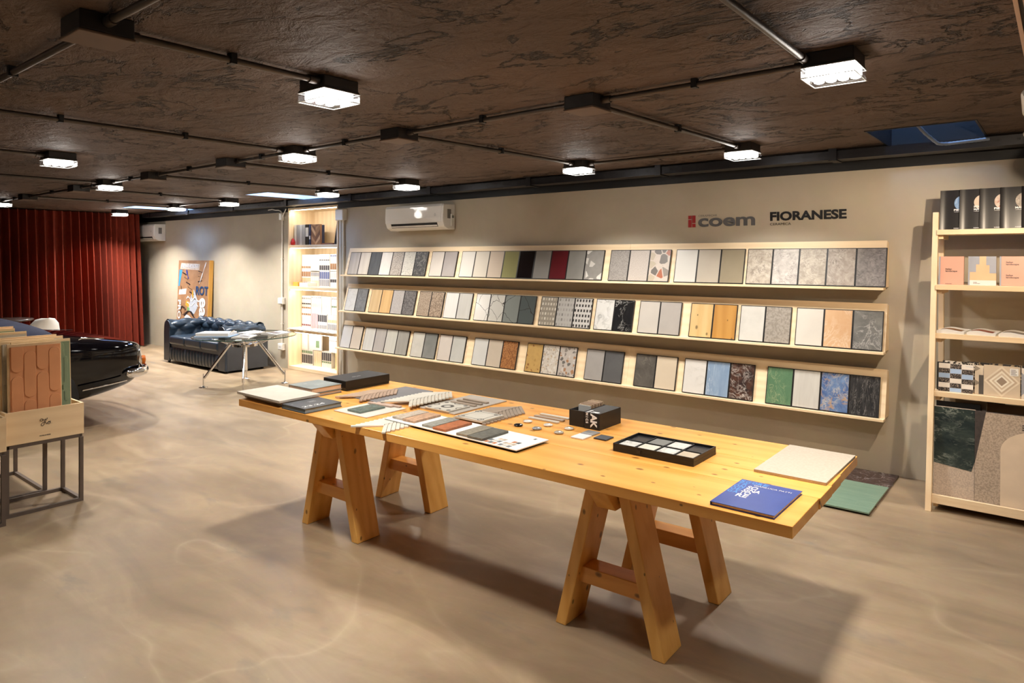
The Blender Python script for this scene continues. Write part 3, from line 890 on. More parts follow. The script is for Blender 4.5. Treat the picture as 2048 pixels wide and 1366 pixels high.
# shallow black tray with marble chips
t = thing('sample_tray', 'shallow black tray with eight compartments on the table', 'tray', (-1.443, 2.908, .7205))
m = MB(); a, b, h = .199, .122, .037
m.box(-a, a, -b, b, 0, .02)
for p in ((-a, a, -b, -b + .005), (-a, a, b - .005, b), (-a, -a + .005, -b + .005, b - .005), (a - .005, a, -b + .005, b - .005)): m.box(p[0], p[1], p[2], p[3], .02, h)
ob('case', m, M_BLK, t, bevel=.0008)
m = MB()
for k in range(1, 4): m.box(-a + .005 + k * (2 * a - .01) / 4 - .003, -a + .005 + k * (2 * a - .01) / 4 + .003, -b + .005, b - .005, .02, .031)
m.box(-a + .005, a - .005, -.003, .003, .02, .031)
ob('divider', m, M_BLK, t)
ob('pull_tab', MB().box(-.075, -.055, -b - .003, -b, .012, .026), M_DARKMETAL, t)
CH = [('black', marble('chip_black', (34, 36, 40), (70, 72, 76), scale=8), 0, 1), ('grey', cloudy('chip_grey', (120, 120, 116), (146, 146, 140), 8), 1, 1), ('white veined', marble('chip_white', (232, 230, 224), (170, 168, 164), scale=10), 2, 1), ('dark glossy', marble('chip_black', (34, 36, 40), (70, 72, 76)), 3, 1),
      ('white veined', marble('chip_white', (232, 230, 224), (170, 168, 164)), 0, 0), ('cream', cloudy('chip_cream', (216, 210, 194), (230, 224, 210), 8), 1, 0), ('pale grey veined', marble('chip_white', (232, 230, 224), (170, 168, 164)), 2, 0), ('tan', cloudy('chip_tan', (184, 166, 142), (200, 184, 160), 8), 3, 0)]
for n, mt, i, j in CH:
    cx = -a + .005 + (i + .5) * (2 * a - .01) / 4; cy = -.06 if j == 0 else .06
    slab('marble_chip', n + ' chip in the black tray, %s column of the %s row' % (['first', 'second', 'third', 'fourth'][i], ['front', 'rear'][j]), 'sample tile', -1.443 + cx - .044, -1.443 + cx + .044, 2.908 + cy - .053, 2.908 + cy + .053, .7408, .7478, mt, 'chips in the black tray')

slab('stone_slab', 'square greige stone slab at the right end of the table', 'slab', -1.02, -.733, 2.885, 3.37, .7205, .7325, speckle('greige_stone', (190, 176, 157), (199, 185, 167), 90, .5))
M_BLUE = cloudy('blue_cover', (40, 66, 142), (58, 86, 166), 3, .3)
b1 = book('blue_book', 'blue softcover book with stacked white lettering at the table corner', 'book', -1.008, -.777, 2.40, 2.722, .7205, .7335, M_BLUE, M_PAGEB)
M_CY = plain('cyan_ink', (62, 142, 214), .4); M_IV = plain('ivory_ink', (240, 234, 224), .4, var=.01)
zt = .01325
for (s, w_, lx, ly) in (('SO', .040, -.064, .060), ('GNA', .062, -.064, .024), ('TO', .040, -.067, -.012), ('RE', .042, -.067, -.062)):
    flat_text(b1, s, w_, .034, (lx, ly if s != 'RE' else -.048, zt), 0, M_IV, .02)
for i in range(5):
    for j in range(2):
        flat_text(b1, 'SOGNATORE'[(i * 5 + j * 2) % 9], .018, .030, (-.112 + .022 * j, .120 - .034 * i, zt - .0001), 0, M_CY, .02)
for j in range(3): flat_text(b1, 'ORE'[j], .018, .030, (-.066 + .022 * j, .122, zt - .0001), 0, M_CY, .02)
flat_text(b1, 'GIANLUCA PATTI', .14, .013, (-.050, .104, zt + .0001), 0, M_IV)

# slabs on the floor behind the table
slab('marble_slab', 'dark red-brown marble slab on the floor, under the green slab', 'slab', -1.262, -.955, 4.95, 5.74, .001, .012, marble('rosso_levanto', (52, 42, 44), (186, 178, 176), (86, 62, 60), 9, .02))
slab('marble_slab', 'pale green marble slab lying on the floor behind the table', 'slab', -1.27, -.955, 4.745, 5.36, .0125, .0235, marble('floor_green', (122, 152, 132), (170, 184, 156), (134, 162, 140), 6, .008, stretch=(.6, 2, 1)))

GAIN = 1.0

# ---------------------------------------------------------------- three sloping display shelves on the wall
ROWS = [('top', 1.385, -7.35), ('middle', .915, -7.39), ('bottom', .425, -7.46)]
TW_ = .2065; TH_ = .298
LEAN = math.atan2(.09, .347)
def shelf(rowname, zb, xl):
    xr = -1.025
    t = thing('display_shelf', '%s of the three long sloping birch display shelves on the wall' % rowname, 'shelf', (0, WY, zb))
    # cross-section in (y,z) relative to the wall: sloping board with a lip at its foot
    yb, yt = -.145, -.055
    H = .365
    cuts = [xl, -5.2, -3.17, xr]
    for a, b in zip(cuts[:-1], cuts[1:]):
        ob('back_panel', MB().prism([(yb, .018), (yb + .018, .018), (yt + .018, H), (yt, H)], a + .0005, b - .0005, 'x'), M_SHELFWOOD, t)
        ob('ledge', MB().prism([(yb - .05, 0), (yb + .03, 0), (yb + .03, .018), (yb - .05, .018)], a + .0005 - (.03 if a == xl else 0), b - .0005, 'x'), M_SHELFWOOD, t, bevel=.001)
    for x in (xl + .06, -5.2, -3.17, xr - .016):
        ob('bracket', MB().prism([(yb + .019, .018), (-.001, .018), (-.001, H - .01), (yt + .019, H - .01)], x, x + .016, 'x'), M_SHELFWOODZ, t)
    return t
for r in ROWS: shelf(*r)

# ---- tile sample panels
G = {}
def T(kind, *a, **k): return kind(*a, **k)
GAIN = .74
pal = dict(
    woodgrey=wood('tile_wood_grey', (206, 196, 184), (190, 178, 164), .5, 'z'), woodcream=wood('tile_wood_cream', (226, 216, 202), (212, 200, 184), .5, 'z'),
    anth=cloudy('tile_anthracite', (78, 80, 82), (96, 97, 98), 6, .5, stretch=(4, 1, 1)), white1=cloudy('tile_white_plaster', (226, 220, 214), (238, 234, 228), 9, .4),
    gran=speckle('tile_granite', (206, 196, 186), (150, 142, 134), 90, .5), whitesp=terrazzo('tile_white_fleck', (232, 228, 218), [(200, 196, 186), (216, 212, 200)], 45, .3),
    darksp=terrazzo('tile_dark_fleck', (92, 90, 88), [(40, 40, 40), (130, 126, 120), (66, 64, 64)], 55, .33), beige=cloudy('tile_beige', (222, 212, 202), (230, 222, 212), 5, .4),
    mauve=cloudy('tile_mauve_grey', (172, 164, 160), (184, 176, 172), 5, .4),
    gw=plain('tile_gloss_white', (236, 232, 224), .08, var=.01), gc=plain('tile_gloss_cream', (230, 222, 208), .08, var=.01), gb=plain('tile_gloss_beige', (224, 208, 190), .08, var=.01), go=plain('tile_gloss_olive', (166, 164, 116), .08, var=.02), gk=plain('tile_gloss_black', (30, 24, 26), .08, var=.05),
    sg=plain('tile_silver_grey', (166, 164, 160), .22, var=.02), bord=plain('tile_bordeaux', (112, 36, 44), .2, var=.03), mg=cloudy('tile_mid_grey', (142, 140, 136), (158, 156, 150), 4, .3),
    mgchip=terrazzo('tile_grey_white_chips', (158, 155, 150), [(236, 232, 226), (220, 216, 210)], 13, .24, .4, .35),
    mic=speckle('tile_microgrey', (172, 166, 160), (146, 140, 136), 130, .5), mic2=speckle('tile_micro_beige', (206, 196, 188), (190, 180, 170), 130, .5),
    palla=terrazzo('tile_palladiana', (216, 202, 190), [(150, 140, 130), (196, 182, 160), (228, 220, 206), (182, 100, 62), (112, 104, 98)], 14, .42, .4, .7),
    wm=plain('tile_white_matt', (224, 222, 216), .35, var=.02), tm=plain('tile_taupe_matt', (196, 186, 170), .35, var=.03), om=plain('tile_olive_matt', (160, 148, 124), .35, var=.04),
    cep1=marble('tile_ceppo_sand', (172, 160, 144), (116, 106, 96), (222, 212, 198), 15, .03, .5), cep2=marble('tile_ceppo_white', (180, 174, 170), (128, 120, 116), (226, 220, 214), 15, .03, .5), cep3=marble('tile_ceppo_greige', (168, 158, 144), (110, 102, 94), (216, 206, 192), 17, .03, .5), cep4=marble('tile_ceppo_taupe', (152, 140, 130), (88, 80, 74), (204, 194, 184), 17, .03, .5), cep5=marble('tile_ceppo_grey', (108, 102, 102), (62, 58, 58), (168, 162, 158), 17, .03, .5),
    whm=marble('tile_white_veil', (226, 224, 218), (200, 198, 192), (236, 234, 230), 7, .05, .4), fossil=marble('tile_grey_fossil', (128, 130, 132), (88, 90, 92), (150, 150, 150), 12, .07, .4),
    oak1=wood('tile_light_oak', (224, 194, 148), (208, 174, 126), .5, 'z'), oak2=wood('tile_honey_oak', (228, 190, 134), (212, 170, 112), .5, 'z'), oakg=speckle('tile_greige_grit', (192, 186, 182), (176, 170, 166), 90), porph=speckle('tile_porphyry', (132, 128, 126), (88, 84, 84), 70, .5),
    br1=speckle('tile_tan_grit', (184, 166, 146), (146, 126, 106), 85, .55), br2=speckle('tile_tan_grit_coarse', (180, 160, 138), (128, 108, 90), 70, .55),
    wv=cloudy('tile_white_lines', (228, 226, 222), (238, 236, 232), 5, .35, stretch=(3, 1, .4)), gl=cloudy('tile_grey_lines', (198, 196, 190), (212, 210, 204), 6, .4, stretch=(3, 1, .4)),
    ck1=crack('tile_crack_white', (238, 236, 230), (52, 48, 48), 5, .12, .007), ck2=crack('tile_crack_pale', (212, 210, 202), (58, 54, 54), 5, .12, .007), ck3=crack('tile_crack_grey', (142, 148, 144), (60, 56, 56), 5, .12, .007), ck4=crack('tile_crack_slate', (94, 102, 102), (54, 44, 44), 5, .12, .007),
    gr1=gridmat('tile_mosaic_warm', (158, 150, 136), [(214, 206, 190), (196, 186, 168), (226, 220, 206)]), gr2=gridmat('tile_mosaic_pale', (190, 188, 184), [(168, 166, 162), (178, 176, 172), (140, 138, 134)]), gr3=gridmat('tile_mosaic_black', (214, 212, 208), [(54, 52, 52), (40, 38, 38), (72, 68, 66)]),
    cal=marble('tile_calacatta', (232, 232, 228), (176, 176, 174), (240, 240, 238), 5, .05, .2), marq=marble('tile_marquina', (26, 26, 28), (226, 224, 220), (32, 32, 34), 5, .014, .2, 1.0),
    pg=cloudy('tile_pale_greige', (204, 198, 190), (212, 206, 198), 4, .4), pgd=cloudy('tile_greige', (180, 174, 168), (190, 184, 178), 4, .4),
    oakp=wood('tile_pale_plank', (232, 198, 138), (216, 178, 112), .5, 'z', True), oakd=wood('tile_golden_plank', (206, 152, 72), (184, 126, 46), .5, 'z', True),
    ws=cloudy('tile_white_stone', (212, 210, 204), (226, 224, 218), 8, .4), ts=speckle('tile_taupe_stone', (172, 164, 154), (148, 140, 130), 60, .5),
    ivory=cloudy('tile_ivory', (222, 216, 208), (230, 226, 218), 4, .3), peach=marble('tile_peach', (220, 176, 134), (252, 236, 214), (230, 194, 156), 4, .035, .3), stat=marble('tile_grey_marble', (108, 108, 108), (226, 224, 220), (146, 146, 142), 7, .025, .3),
    n1=cloudy('tile_pale_cement', (218, 216, 214), (230, 228, 226), 4, .4), n2=cloudy('tile_cream_cement', (220, 206, 188), (228, 216, 200), 4, .4),
    l1=cloudy('tile_lined_white', (216, 214, 206), (230, 228, 222), 6, .4, stretch=(5, 1, .3)), l2=cloudy('tile_lined_grey', (186, 180, 174), (200, 194, 188), 6, .4, stretch=(5, 1, .3)), l3=cloudy('tile_lined_pale', (206, 204, 194), (220, 218, 208), 6, .4, stretch=(5, 1, .3)), l4=cloudy('tile_lined_dark', (160, 158, 150), (182, 178, 170), 8, .4, stretch=(5, 1, .3)),
    q1=cloudy('tile_sandstone_white', (204, 200, 190), (220, 216, 206), 10, .5), q2=cloudy('tile_basalt', (124, 126, 122), (144, 144, 140), 8, .5),
    k1=cloudy('tile_rosy_cement', (214, 204, 194), (224, 214, 204), 4, .4), k2=cloudy('tile_cool_cement', (198, 198, 192), (210, 210, 204), 4, .4),
    c1=plain('tile_chalk', (222, 222, 218), .4, var=.02), c2=cloudy('tile_sand_linen', (208, 194, 174), (216, 202, 184), 6, .4), rust=speckle('tile_rust_cork', (186, 128, 72), (142, 88, 42), 55, .5),
    och=terrazzo('tile_ochre_fleck', (210, 172, 104), [(160, 108, 60), (190, 150, 84)], 30, .2, .4, .2), tz1=terrazzo('tile_white_terrazzo', (226, 218, 206), [(206, 186, 160), (236, 232, 224), (192, 182, 170)], 38, .36, .4, .8), tz2=terrazzo('tile_ceppo_terrazzo', (206, 198, 190), [(150, 142, 136), (184, 140, 104), (222, 216, 210), (120, 116, 112)], 30, .36, .4, .75),
    d1=cloudy('tile_ash_grey', (168, 164, 160), (180, 176, 172), 5, .45), d2=cloudy('tile_graphite', (92, 92, 94), (106, 106, 106), 5, .45),
    e1=marble('tile_bronze_marble', (84, 80, 74), (150, 144, 132), (110, 104, 98), 8, .02, .3), e2=plain('tile_vanilla', (226, 210, 186), .35, var=.03),
    f1=marble('tile_snow', (236, 232, 226), (216, 212, 206), (240, 238, 234), 4, .04, .3), f2=marble('tile_sky_blue', (140, 166, 198), (206, 218, 234), (156, 180, 208), 5, .03, .3, stretch=(3, 1, .7)), f3=marble('tile_breccia', (46, 40, 42), (232, 224, 216), (110, 74, 58), 12, .05, .3),
    h1=marble('tile_emerald', (108, 146, 112), (178, 188, 146), (88, 128, 96), 7, .02, .3, stretch=(2, 1, 1)), h2=cloudy('tile_birch_white', (206, 202, 196), (224, 222, 216), 6, .4, stretch=(4, 1, .4)), h3=marble('tile_sodalite', (64, 94, 154), (226, 214, 192), (130, 160, 204), 11, .04, .3, vein2=(206, 164, 112)), h4=marble('tile_black_rain', (44, 44, 46), (172, 168, 164), (58, 58, 60), 16, .03, .3, stretch=(3, 1, .5)),
)
GAIN = 1.0
SPEC = [
 [(-7.28, 'woodgrey:greyish wood-look woodcream:cream wood-look anth:dark anthracite white1:off-white gran:granite-speckled whitesp:white flecked darksp:dark flecked'),
  (-5.77, 'beige:pale-beige mauve:mauve-grey'), (-5.29, 'gw:glossy_white gc:glossy_cream gb:glossy_beige go:glossy_olive-green gk:glossy_black'),
  (-4.255, 'sg:silver-grey bord:bordeaux-red mg:mid-grey mgchip:grey_white-chipped'), (-3.36, 'mic:fine-grained_grey mic2:fine-grained_beige palla:broken-stone_mosaic'),
  (-2.69, 'wm:matt_white tm:matt_taupe om:matt_olive-brown'), (-2.05, 'cep1:sandy_stone cep2:whitish_stone cep3:greige_stone cep4:taupe_stone cep5:dark-grey_stone')],
 [(-7.34, 'whm:white_veiled fossil:grey_fossil'), (-6.86, 'oak1:light-oak oak2:honey-oak oakg:greige_grit porph:dark_porphyry'), (-5.98, 'br1:tan_grit br2:coarse_tan_grit'), (-5.54, 'wv:white_lined gl:pale-grey_lined'),
  (-5.07, 'ck1:white_crack-lined ck2:pale-grey_crack-lined ck3:grey-green_crack-lined ck4:slate_crack-lined'), (-4.18, 'gr1:warm_mosaic-dot gr2:pale_mosaic-dot gr3:black-dotted_mosaic'), (-3.52, 'cal:white_marble marq:black_marble'),
  (-3.05, 'pg:pale_greige pgd:greige'), (-2.55, 'oakp:pale_plank oakd:golden_plank'), (-2.11, 'ws:white_stone ts:taupe_stone-grit'), (-1.66, 'ivory:ivory peach:peach_marble stat:grey_veined-marble')],
 [(-7.44, 'n1:pale_cement n2:cream_cement'), (-6.98, 'l1:white_travertine l2:grey_travertine l3:pale_travertine l4:dark_travertine'), (-6.09, 'q1:white_sandstone q2:basalt-grey'), (-5.64, 'k1:rosy_cement k2:cool_cement'), (-5.1, 'c1:chalk-white c2:sand-linen rust:rust-brown_cork'),
  (-4.36, 'och:ochre_flecked tz1:white_terrazzo tz2:grey_terrazzo'), (-3.63, 'd1:ash-grey d2:graphite'), (-3.09, 'e1:bronze_marble e2:vanilla'), (-2.61, 'f1:snow-white f2:sky-blue_marble f3:dark_breccia'), (-1.89, 'h1:emerald-green_marble h2:birch-white h3:blue-and-gold_granite h4:black_streaked')],
]
ORD = 'first second third fourth fifth sixth seventh eighth ninth tenth eleventh twelfth thirteenth fourteenth fifteenth sixteenth seventeenth eighteenth nineteenth twentieth'.split()
ORD += ['twenty-' + o for o in ORD[:9]]
edge_me = MB()
hw = TW_ / 2 - .001
edge_me.box(-hw, hw, .002, .014, 0, TH_)
for a, b, z0, z1 in ((-hw, -hw + .0055, 0, TH_), (hw - .0055, hw, 0, TH_), (-hw + .0055, hw - .0055, 0, .0055), (-hw + .0055, hw - .0055, TH_ - .0055, TH_)): edge_me.box(a, b, -.001, .002, z0, z1)
edge_me = edge_me.mesh('tile_sample'); fixnormals(edge_me)
face_me = MB().box(-hw + .0057, hw - .0057, -.0002, .002, .0057, TH_ - .0057).mesh('tile_face'); fixnormals(face_me)
for (rn, zb, xl), groups in zip(ROWS, SPEC):
    k = 0
    for x0_, spec in groups:
        for i, item in enumerate(spec.replace(' wood-look', '_wood-look').replace('dark anthracite', 'dark_anthracite').replace('white flecked', 'white_flecked').replace('dark flecked', 'dark_flecked').split()):
            key, look = item.split(':')
            look = look.replace('_', ' ')
            xc = x0_ + TW_ * (i + .5)
            o = ob('tile_sample', edge_me, M_EDGE, None, (xc, WY - .145 - .0165, zb + .0222), (-LEAN, 0, 0))
            # lean back against the board
            tag(o, '%s tile panel, %s from the left on the %s wall shelf' % (look, ORD[k], rn), 'tile sample', 'tile sample panels on the wall shelves')
            fm = face_me.copy(); fm.materials.append(pal[key])
            ob('tile_face', fm, None, o)
            k += 1

# ---------------------------------------------------------------- wall lettering
RX = (R(90), 0, 0)
M_GREYL = plain('sign_grey', (98, 100, 104), .5); M_INK = plain('sign_black', (18, 18, 22), .5); M_RED = plain('sign_red', (160, 22, 26), .5)
SY = WY - .002
t = thing('wall_sign', 'grey wall lettering with a red block emblem', 'sign', (-2.62, SY, 1.893))
for a, b, z0, z1 in ((0, .031, .072, .104), (0, .031, 0, .067), (.037, .068, .037, .104), (.037, .068, 0, .031)):
    ob('emblem_block', MB().box(a, b, -.002, 0, z0, z1), M_RED, t)
ob('lettering', text_fit('coem', .505, .078, .030), M_GREYL, t, (.092, -.0012, .0), RX)
ob('lettering', text_fit('CERAMICHE', .172, .016, .0), M_GREYL, t, (.094, -.0012, .091), RX)
t = thing('wall_sign', 'bold black wall lettering right of the red emblem', 'sign', (-1.90, SY, 1.889))
ob('lettering', text_fit('FIORANESE', .585, .076, .042), M_INK, t, (0, -.0012, .036), RX)
ob('lettering', text_fit('CERAMICA', .168, .020, .0), M_INK, t, (0, -.0012, .0), RX)

# ---------------------------------------------------------------- air conditioners
def aircon(x0_, x1_, z0, z1, label):
    t = thing('air_conditioner', label, 'air conditioner', ((x0_ + x1_) / 2, WY, z0))
    w_ = (x1_ - x0_) / 2; H = z1 - z0
    prof = [(-.002, H), (-.185, H - .006), (-.198, H - .03), (-.205, H * .45), (-.200, .085), (-.178, .030), (-.12, 0), (-.002, 0)]
    ob('casing', MB().prism(prof, -w_, w_, 'x'), M_WHITE, t, bevel=.008, seg=3)
    pr_ = [(-.186, H - .004), (-.2015, H - .03), (-.2085, H * .45), (-.2035, .088), (-.1995, .088), (-.2045, H * .45), (-.1975, H - .03), (-.184, H - .008)]
    fpn = ob('front_panel', MB().prism(pr_, -w_ + .004, w_ - .03, 'x'), plain('gloss_white', (240, 239, 236), .07, var=.01), t)
    ob('air_outlet', MB().prism([(-.2012, .078), (-.184, .032), (-.150, .02), (-.150, .075)], -w_ + .1, w_ - .1, 'x'), M_BLACK, t)
    ob('louvre', MB().prism([(-.196, .050), (-.176, .024), (-.172, .026), (-.192, .053)], -w_ + .105, w_ - .105, 'x'), M_WHITE, t)
    ob('side_label', MB().box(w_ + .0085, w_ + .0092, -.13, -.06, .1, .2) if False else MB().box(w_ - .0002, w_ + .0006, -.13, -.07, H * .42, H * .78), plain('grey_label', (120, 118, 114), .5), t)
    lg = MB(); ring(lg, 0, 0, .010, .014, 0, 20); lg.box(-.0015, .0015, -.006, .006, 0, .0005)
    ob('emblem', lg, plain('emblem_grey', (150, 150, 152), .3), fpn, (w_ - .12, -.2092, H * .56), RX)
    return t
aircon(-6.475, -5.49, 1.95, 2.245, 'white wall-mounted air conditioner above the display shelves')
aircon(-13.75, -12.75, 1.93, 2.235, 'white air conditioner half hidden behind the curtain')
t = thing('remote_control', 'small white remote control in its holder on the air conditioner side', 'remote control', (-5.488, WY - .06, 1.985))
ob('body', MB().box(.001, .019, -.024, .024, 0, .14), M_WHITE, t, bevel=.004); ob('screen', MB().box(.019, .0195, -.015, .015, .095, .125), plain('screen_grey', (120, 128, 120), .2), t)

# ---------------------------------------------------------------- surface conduits and sockets on the wall
M_CON = plain('white_conduit', (214, 208, 196), .4)
def wall_conduit(x, z0, z1, label, r=.013):
    t = thing('wall_conduit', label, 'conduit', (x, WY - .02, z0))
    po = ob('pipe', MB().tube([(0, 0, 0), (0, 0, (z1 - z0) / 2), (0, 0, z1 - z0)], r, 10), M_CON, t)
    n = max(1, int((z1 - z0) / .6))
    for k in range(n): ob('pipe_clip', MB().box(-.017, .017, -.015, .018, -.008, .008), M_CON, po, (0, 0, (k + .5) * (z1 - z0) / n))
    return t
def wall_box(x, z, w_, h_, label, d=.05, holes=False):
    t = thing('electrical_box', label, 'electrical box', (x, WY, z))
    ob('body', MB().box(-w_ / 2, w_ / 2, -d, -.0015, 0, h_), M_CON, t, bevel=.005)
    cvr = ob('cover', MB().box(-w_ / 2 + .008, w_ / 2 - .008, -d - .006, -d, .008, h_ - .008), M_WHITE, t, bevel=.003)
    if holes:
        for sx in (-.012, .012): ob('socket_hole', MB().tube([(sx, -d - .0065, h_ / 2), (sx, -d - .0055, h_ / 2)], .006, 10), M_BLACK, cvr)
    return t
wall_box(-8.985, 2.175, .075, .105, 'small white box at the top of the conduit left of the cabinet')
wall_conduit(-8.985, 1.04, 2.174, 'long white conduit on the wall left of the lit cabinet')
wall_box(-8.985, .94, .12, .095, 'white double switch box on the wall behind the glass table', .055)
wall_conduit(-8.985, .365, .939, 'short white conduit between the switch box and the socket')
wall_box(-8.985, .265, .12, .098, 'white wall socket low behind the glass table', .055, True)
wall_box(-7.565, 2.125, .17, .15, 'beige junction box on the wall right of the lit cabinet', .07)
wall_conduit(-7.595, .02, 2.124, 'left conduit of the pair right of the lit cabinet', .018)
wall_conduit(-7.54, .02, 2.124, 'right conduit of the pair right of the lit cabinet', .018)
pts = [(-8.985, WY - .03, 2.28), (-8.99, WY - .04, 2.31), (-9.03, WY - .05, 2.325), (-9.12, WY - .05, 2.33), (-9.2, WY - .05, 2.345), (-9.32, WY - .04, 2.34)]
tag(ob('loose_cable', MB().tube(pts, .008, 8), M_WHITE), 'loose white cable curling from the box at the top of the conduit', 'cable')
tag(ob('loose_cable', MB().tube([(-8.955, WY - .03, 2.24), (-8.90, WY - .03, 2.30), (-8.87, WY - .03, 2.34)], .007, 8), M_WHITE), 'short white cable from the conduit box up to the cabinet top', 'cable')

# ---------------------------------------------------------------- tall lit cabinet set into the wall
CX0, CX1, CY0, CY1, CZ = -8.852, -7.668, WY - .012, WY + .44, 2.345
cabn = thing('tall_cabinet', 'tall birch cabinet with lit shelves set into the wall', 'cabinet', (CX0, CY0, 0))
W_ = CX1 - CX0; D_ = CY1 - CY0; p = .028
ob('side_panel', MB().box(0, p, 0, D_, .0, CZ), M_SHELFWOODZ, cabn, bevel=.001); ob('side_panel', MB().box(W_ - p, W_, 0, D_, 0, CZ), M_SHELFWOODZ, cabn, bevel=.001)
ob('back_panel', MB().box(p, W_ - p, D_ - .015, D_, 0, CZ), M_SHELFWOODZ, cabn)
SH = [('bottom', .028, .05), ('lower', .548, .59), ('middle', 1.165, 1.207), ('upper', 1.765, 1.807), ('top', CZ - .03, CZ)]
M_STRIP = emis('led_strip', (255, 244, 225), 9.0)
for n, a, b in SH:
    shf = ob('shelf', MB().box(p, W_ - p, 0.0, D_ - .015, a if n != 'bottom' else 0.002, b), M_SHELFWOOD, cabn, bevel=.001)
    if n != 'bottom':
        ob('light_strip', MB().box(p + .02, W_ - p - .02, .016, .030, a - .008, a - .0005), M_STRIP, shf)
        ld = bpy.data.lights.new('strip_light', 'AREA'); ld.shape = 'RECTANGLE'; ld.size = W_ - .12; ld.size_y = .02; ld.energy = 3.0; ld.color = (1.0, .93, .82)
        lo = bpy.data.objects.new('strip_light', ld); COL.objects.link(lo); lo.parent = cabn; lo.location = (W_ / 2, .03, a - .011); lo.rotation_euler = (R(28), 0, 0)

def upright(name, label, cat, x0_, x1_, y, d, z, h, mat, lean=0.0, group=None, spine=None):
    """book-like board standing on a shelf, spine or face towards the room"""
    cx = (x0_ + x1_) / 2
    o = ob(name, MB().box(x0_ - cx, x1_ - cx, 0, d, 0, h), mat, None, (cx, y, z), (0, lean, 0), bevel=.0015)
    tag(o, label, cat, group)
    if spine:
        zz0, zz1, sm_ = spine
        ob('spine_label', MB().box(x0_ - cx + .004, x1_ - cx - .004, -.0012, 0, zz0, zz1), sm_, o)
    return o
M_SIL = plain('silver_spine', (176, 178, 180), .3, .3); M_SIL2 = plain('pale_silver_spine', (206, 208, 210), .3, .2)
zb = 1.8075
for k, (a, b, mt, n) in enumerate(((-8.79, -8.735, M_WHITE, 'white'), (-8.730, -8.665, M_SIL, 'grey marbled'), (-8.660, -8.595, M_SIL2, 'pale silver'), (-8.590, -8.525, M_SIL, 'steel grey'))):
    upright('ring_binder', n + ' binder on the top shelf of the lit cabinet', 'binder', a, b, WY + .055, .24, zb, .295, mt, 0, 'binders on the top cabinet shelf')
upright('ring_binder', 'black binder on the top shelf of the lit cabinet', 'binder', -8.515, -8.435, WY + .055, .24, zb, .295, M_BLK, 0, 'binders on the top cabinet shelf', (.12, .25, M_PAPER))
upright('ring_binder', 'thin dark blue binder on the top shelf of the lit cabinet', 'binder', -8.425, -8.39, WY + .055, .24, zb, .295, plain('navy_spine', (36, 48, 84), .35), 0, 'binders on the top cabinet shelf', (.08, .13, M_PAPER))
tag(ob('red_pouch', MB().lathe([(.0, 0), (.03, .003), (.034, .04), (.02, .08), (.008, .1), (.0, .102)], 12), plain('red_plastic', (190, 34, 36), .35), None, (-8.775, WY + .022, zb)), 'small red pouch in front of the white binder', 'pouch')
hb = thing('sample_cover', 'catalogue with a brown herringbone cover on the top cabinet shelf', 'catalogue', (-8.275, WY + .06, zb))
ob('body', MB().box(-.105, .105, 0, .03, 0, .29), plain('walnut_brown', (140, 104, 78), .4), hb, rot=None)
for i in range(5):
    for sx in (-1, 1):
        cl = [(168, 130, 98), (124, 88, 66), (196, 160, 126), (108, 76, 58), (152, 114, 84)][(i + (sx > 0) * 2) % 5]
        z0 = -.02 + i * .07
        pts = [(0, z0), (sx * .104, z0 + .104), (sx * .104, z0 + .16), (0, z0 + .056)]
        pts = [(a, min(.289, max(.001, b))) for a, b in pts]
        if abs(pts[0][1] - pts[2][1]) < .01: continue
        ob('parquet_print', MB().prism(pts if sx > 0 else pts[::-1], -.001 - .0001 * i, -.0001 * i - .0003, 'y'), plain('parquet_%d' % ((i + (sx > 0) * 2) % 5), cl, .4), hb)
tag(ob('catalogue', MB().box(-.14, .14, 0, .22, 0, .022), plain('brown_cover', (110, 70, 54), .4), None, (-8.03, WY + .07, zb), bevel=.002), 'brown catalogue lying flat on the top cabinet shelf', 'catalogue')
upright('catalogue', 'dark navy catalogue leaning at the right of the top cabinet shelf', 'catalogue', -7.835, -7.80, WY + .05, .21, zb + .004, .285, plain('navy_black', (24, 26, 36), .35), R(11))
tag(ob('wooden_block', MB().box(-.06, .06, 0, .09, 0, .062), plain('ochre_block', (214, 164, 74), .5), None, (-8.74, WY + .04, 1.2075), bevel=.002), 'ochre wooden block on the middle shelf of the lit cabinet', 'block')
tag(ob('card_stack', MB().box(-.10, .10, 0, .16, 0, .055), M_PAPER, None, (-8.555, WY + .05, 1.2075), bevel=.002), 'stack of white cards on the middle shelf of the lit cabinet', 'card stack')

# rows of small sample folders, two tiers on each of the three lower shelves
def folders(x0_, n, pitch, z, h, base, mats, label, y=WY + .20):
    me = MB().box(-pitch * .46, pitch * .46, 0, .15, 0, h).mesh('sample_folder'); fixnormals(me)
    for i in range(n):
        m = me.copy(); m.materials.append(base)
        o = ob('sample_folder', m, None, None, (x0_ + pitch * (i + .5), y, z))
        tag(o, label + ', %s from left' % ORD[i], 'sample folder', label)
        for j, (z0, z1, mt) in enumerate(mats):
            ob('spine_label', MB().box(-pitch * .40, pitch * .40, -.001, 0, h * z0, h * z1), mt, o)
M_L = {k: plain('spine_' + k, v, .5) for k, v in dict(brown=(150, 110, 76), tan=(206, 170, 130), grey=(150, 152, 158), dark=(64, 64, 72), blue=(96, 108, 150), pale=(214, 214, 214), white=(238, 236, 232), pink=(206, 172, 178), wine=(130, 80, 88), green=(110, 140, 110), beige=(216, 196, 172), peach=(226, 190, 150)).items()}
xa = -8.815
z = 1.2075
folders(xa, 5, .044, z, .225, M_L['white'], [(.62, .95, M_L['brown']), (.3, .55, M_L['tan']), (.05, .28, M_L['brown'])], 'brown striped folder in the lower tier of the middle cabinet shelf')
folders(xa + .226, 4, .05, z, .215, M_L['beige'], [(.7, .95, M_L['grey']), (.4, .66, M_L['pale'])], 'beige folder in the lower tier of the middle cabinet shelf')
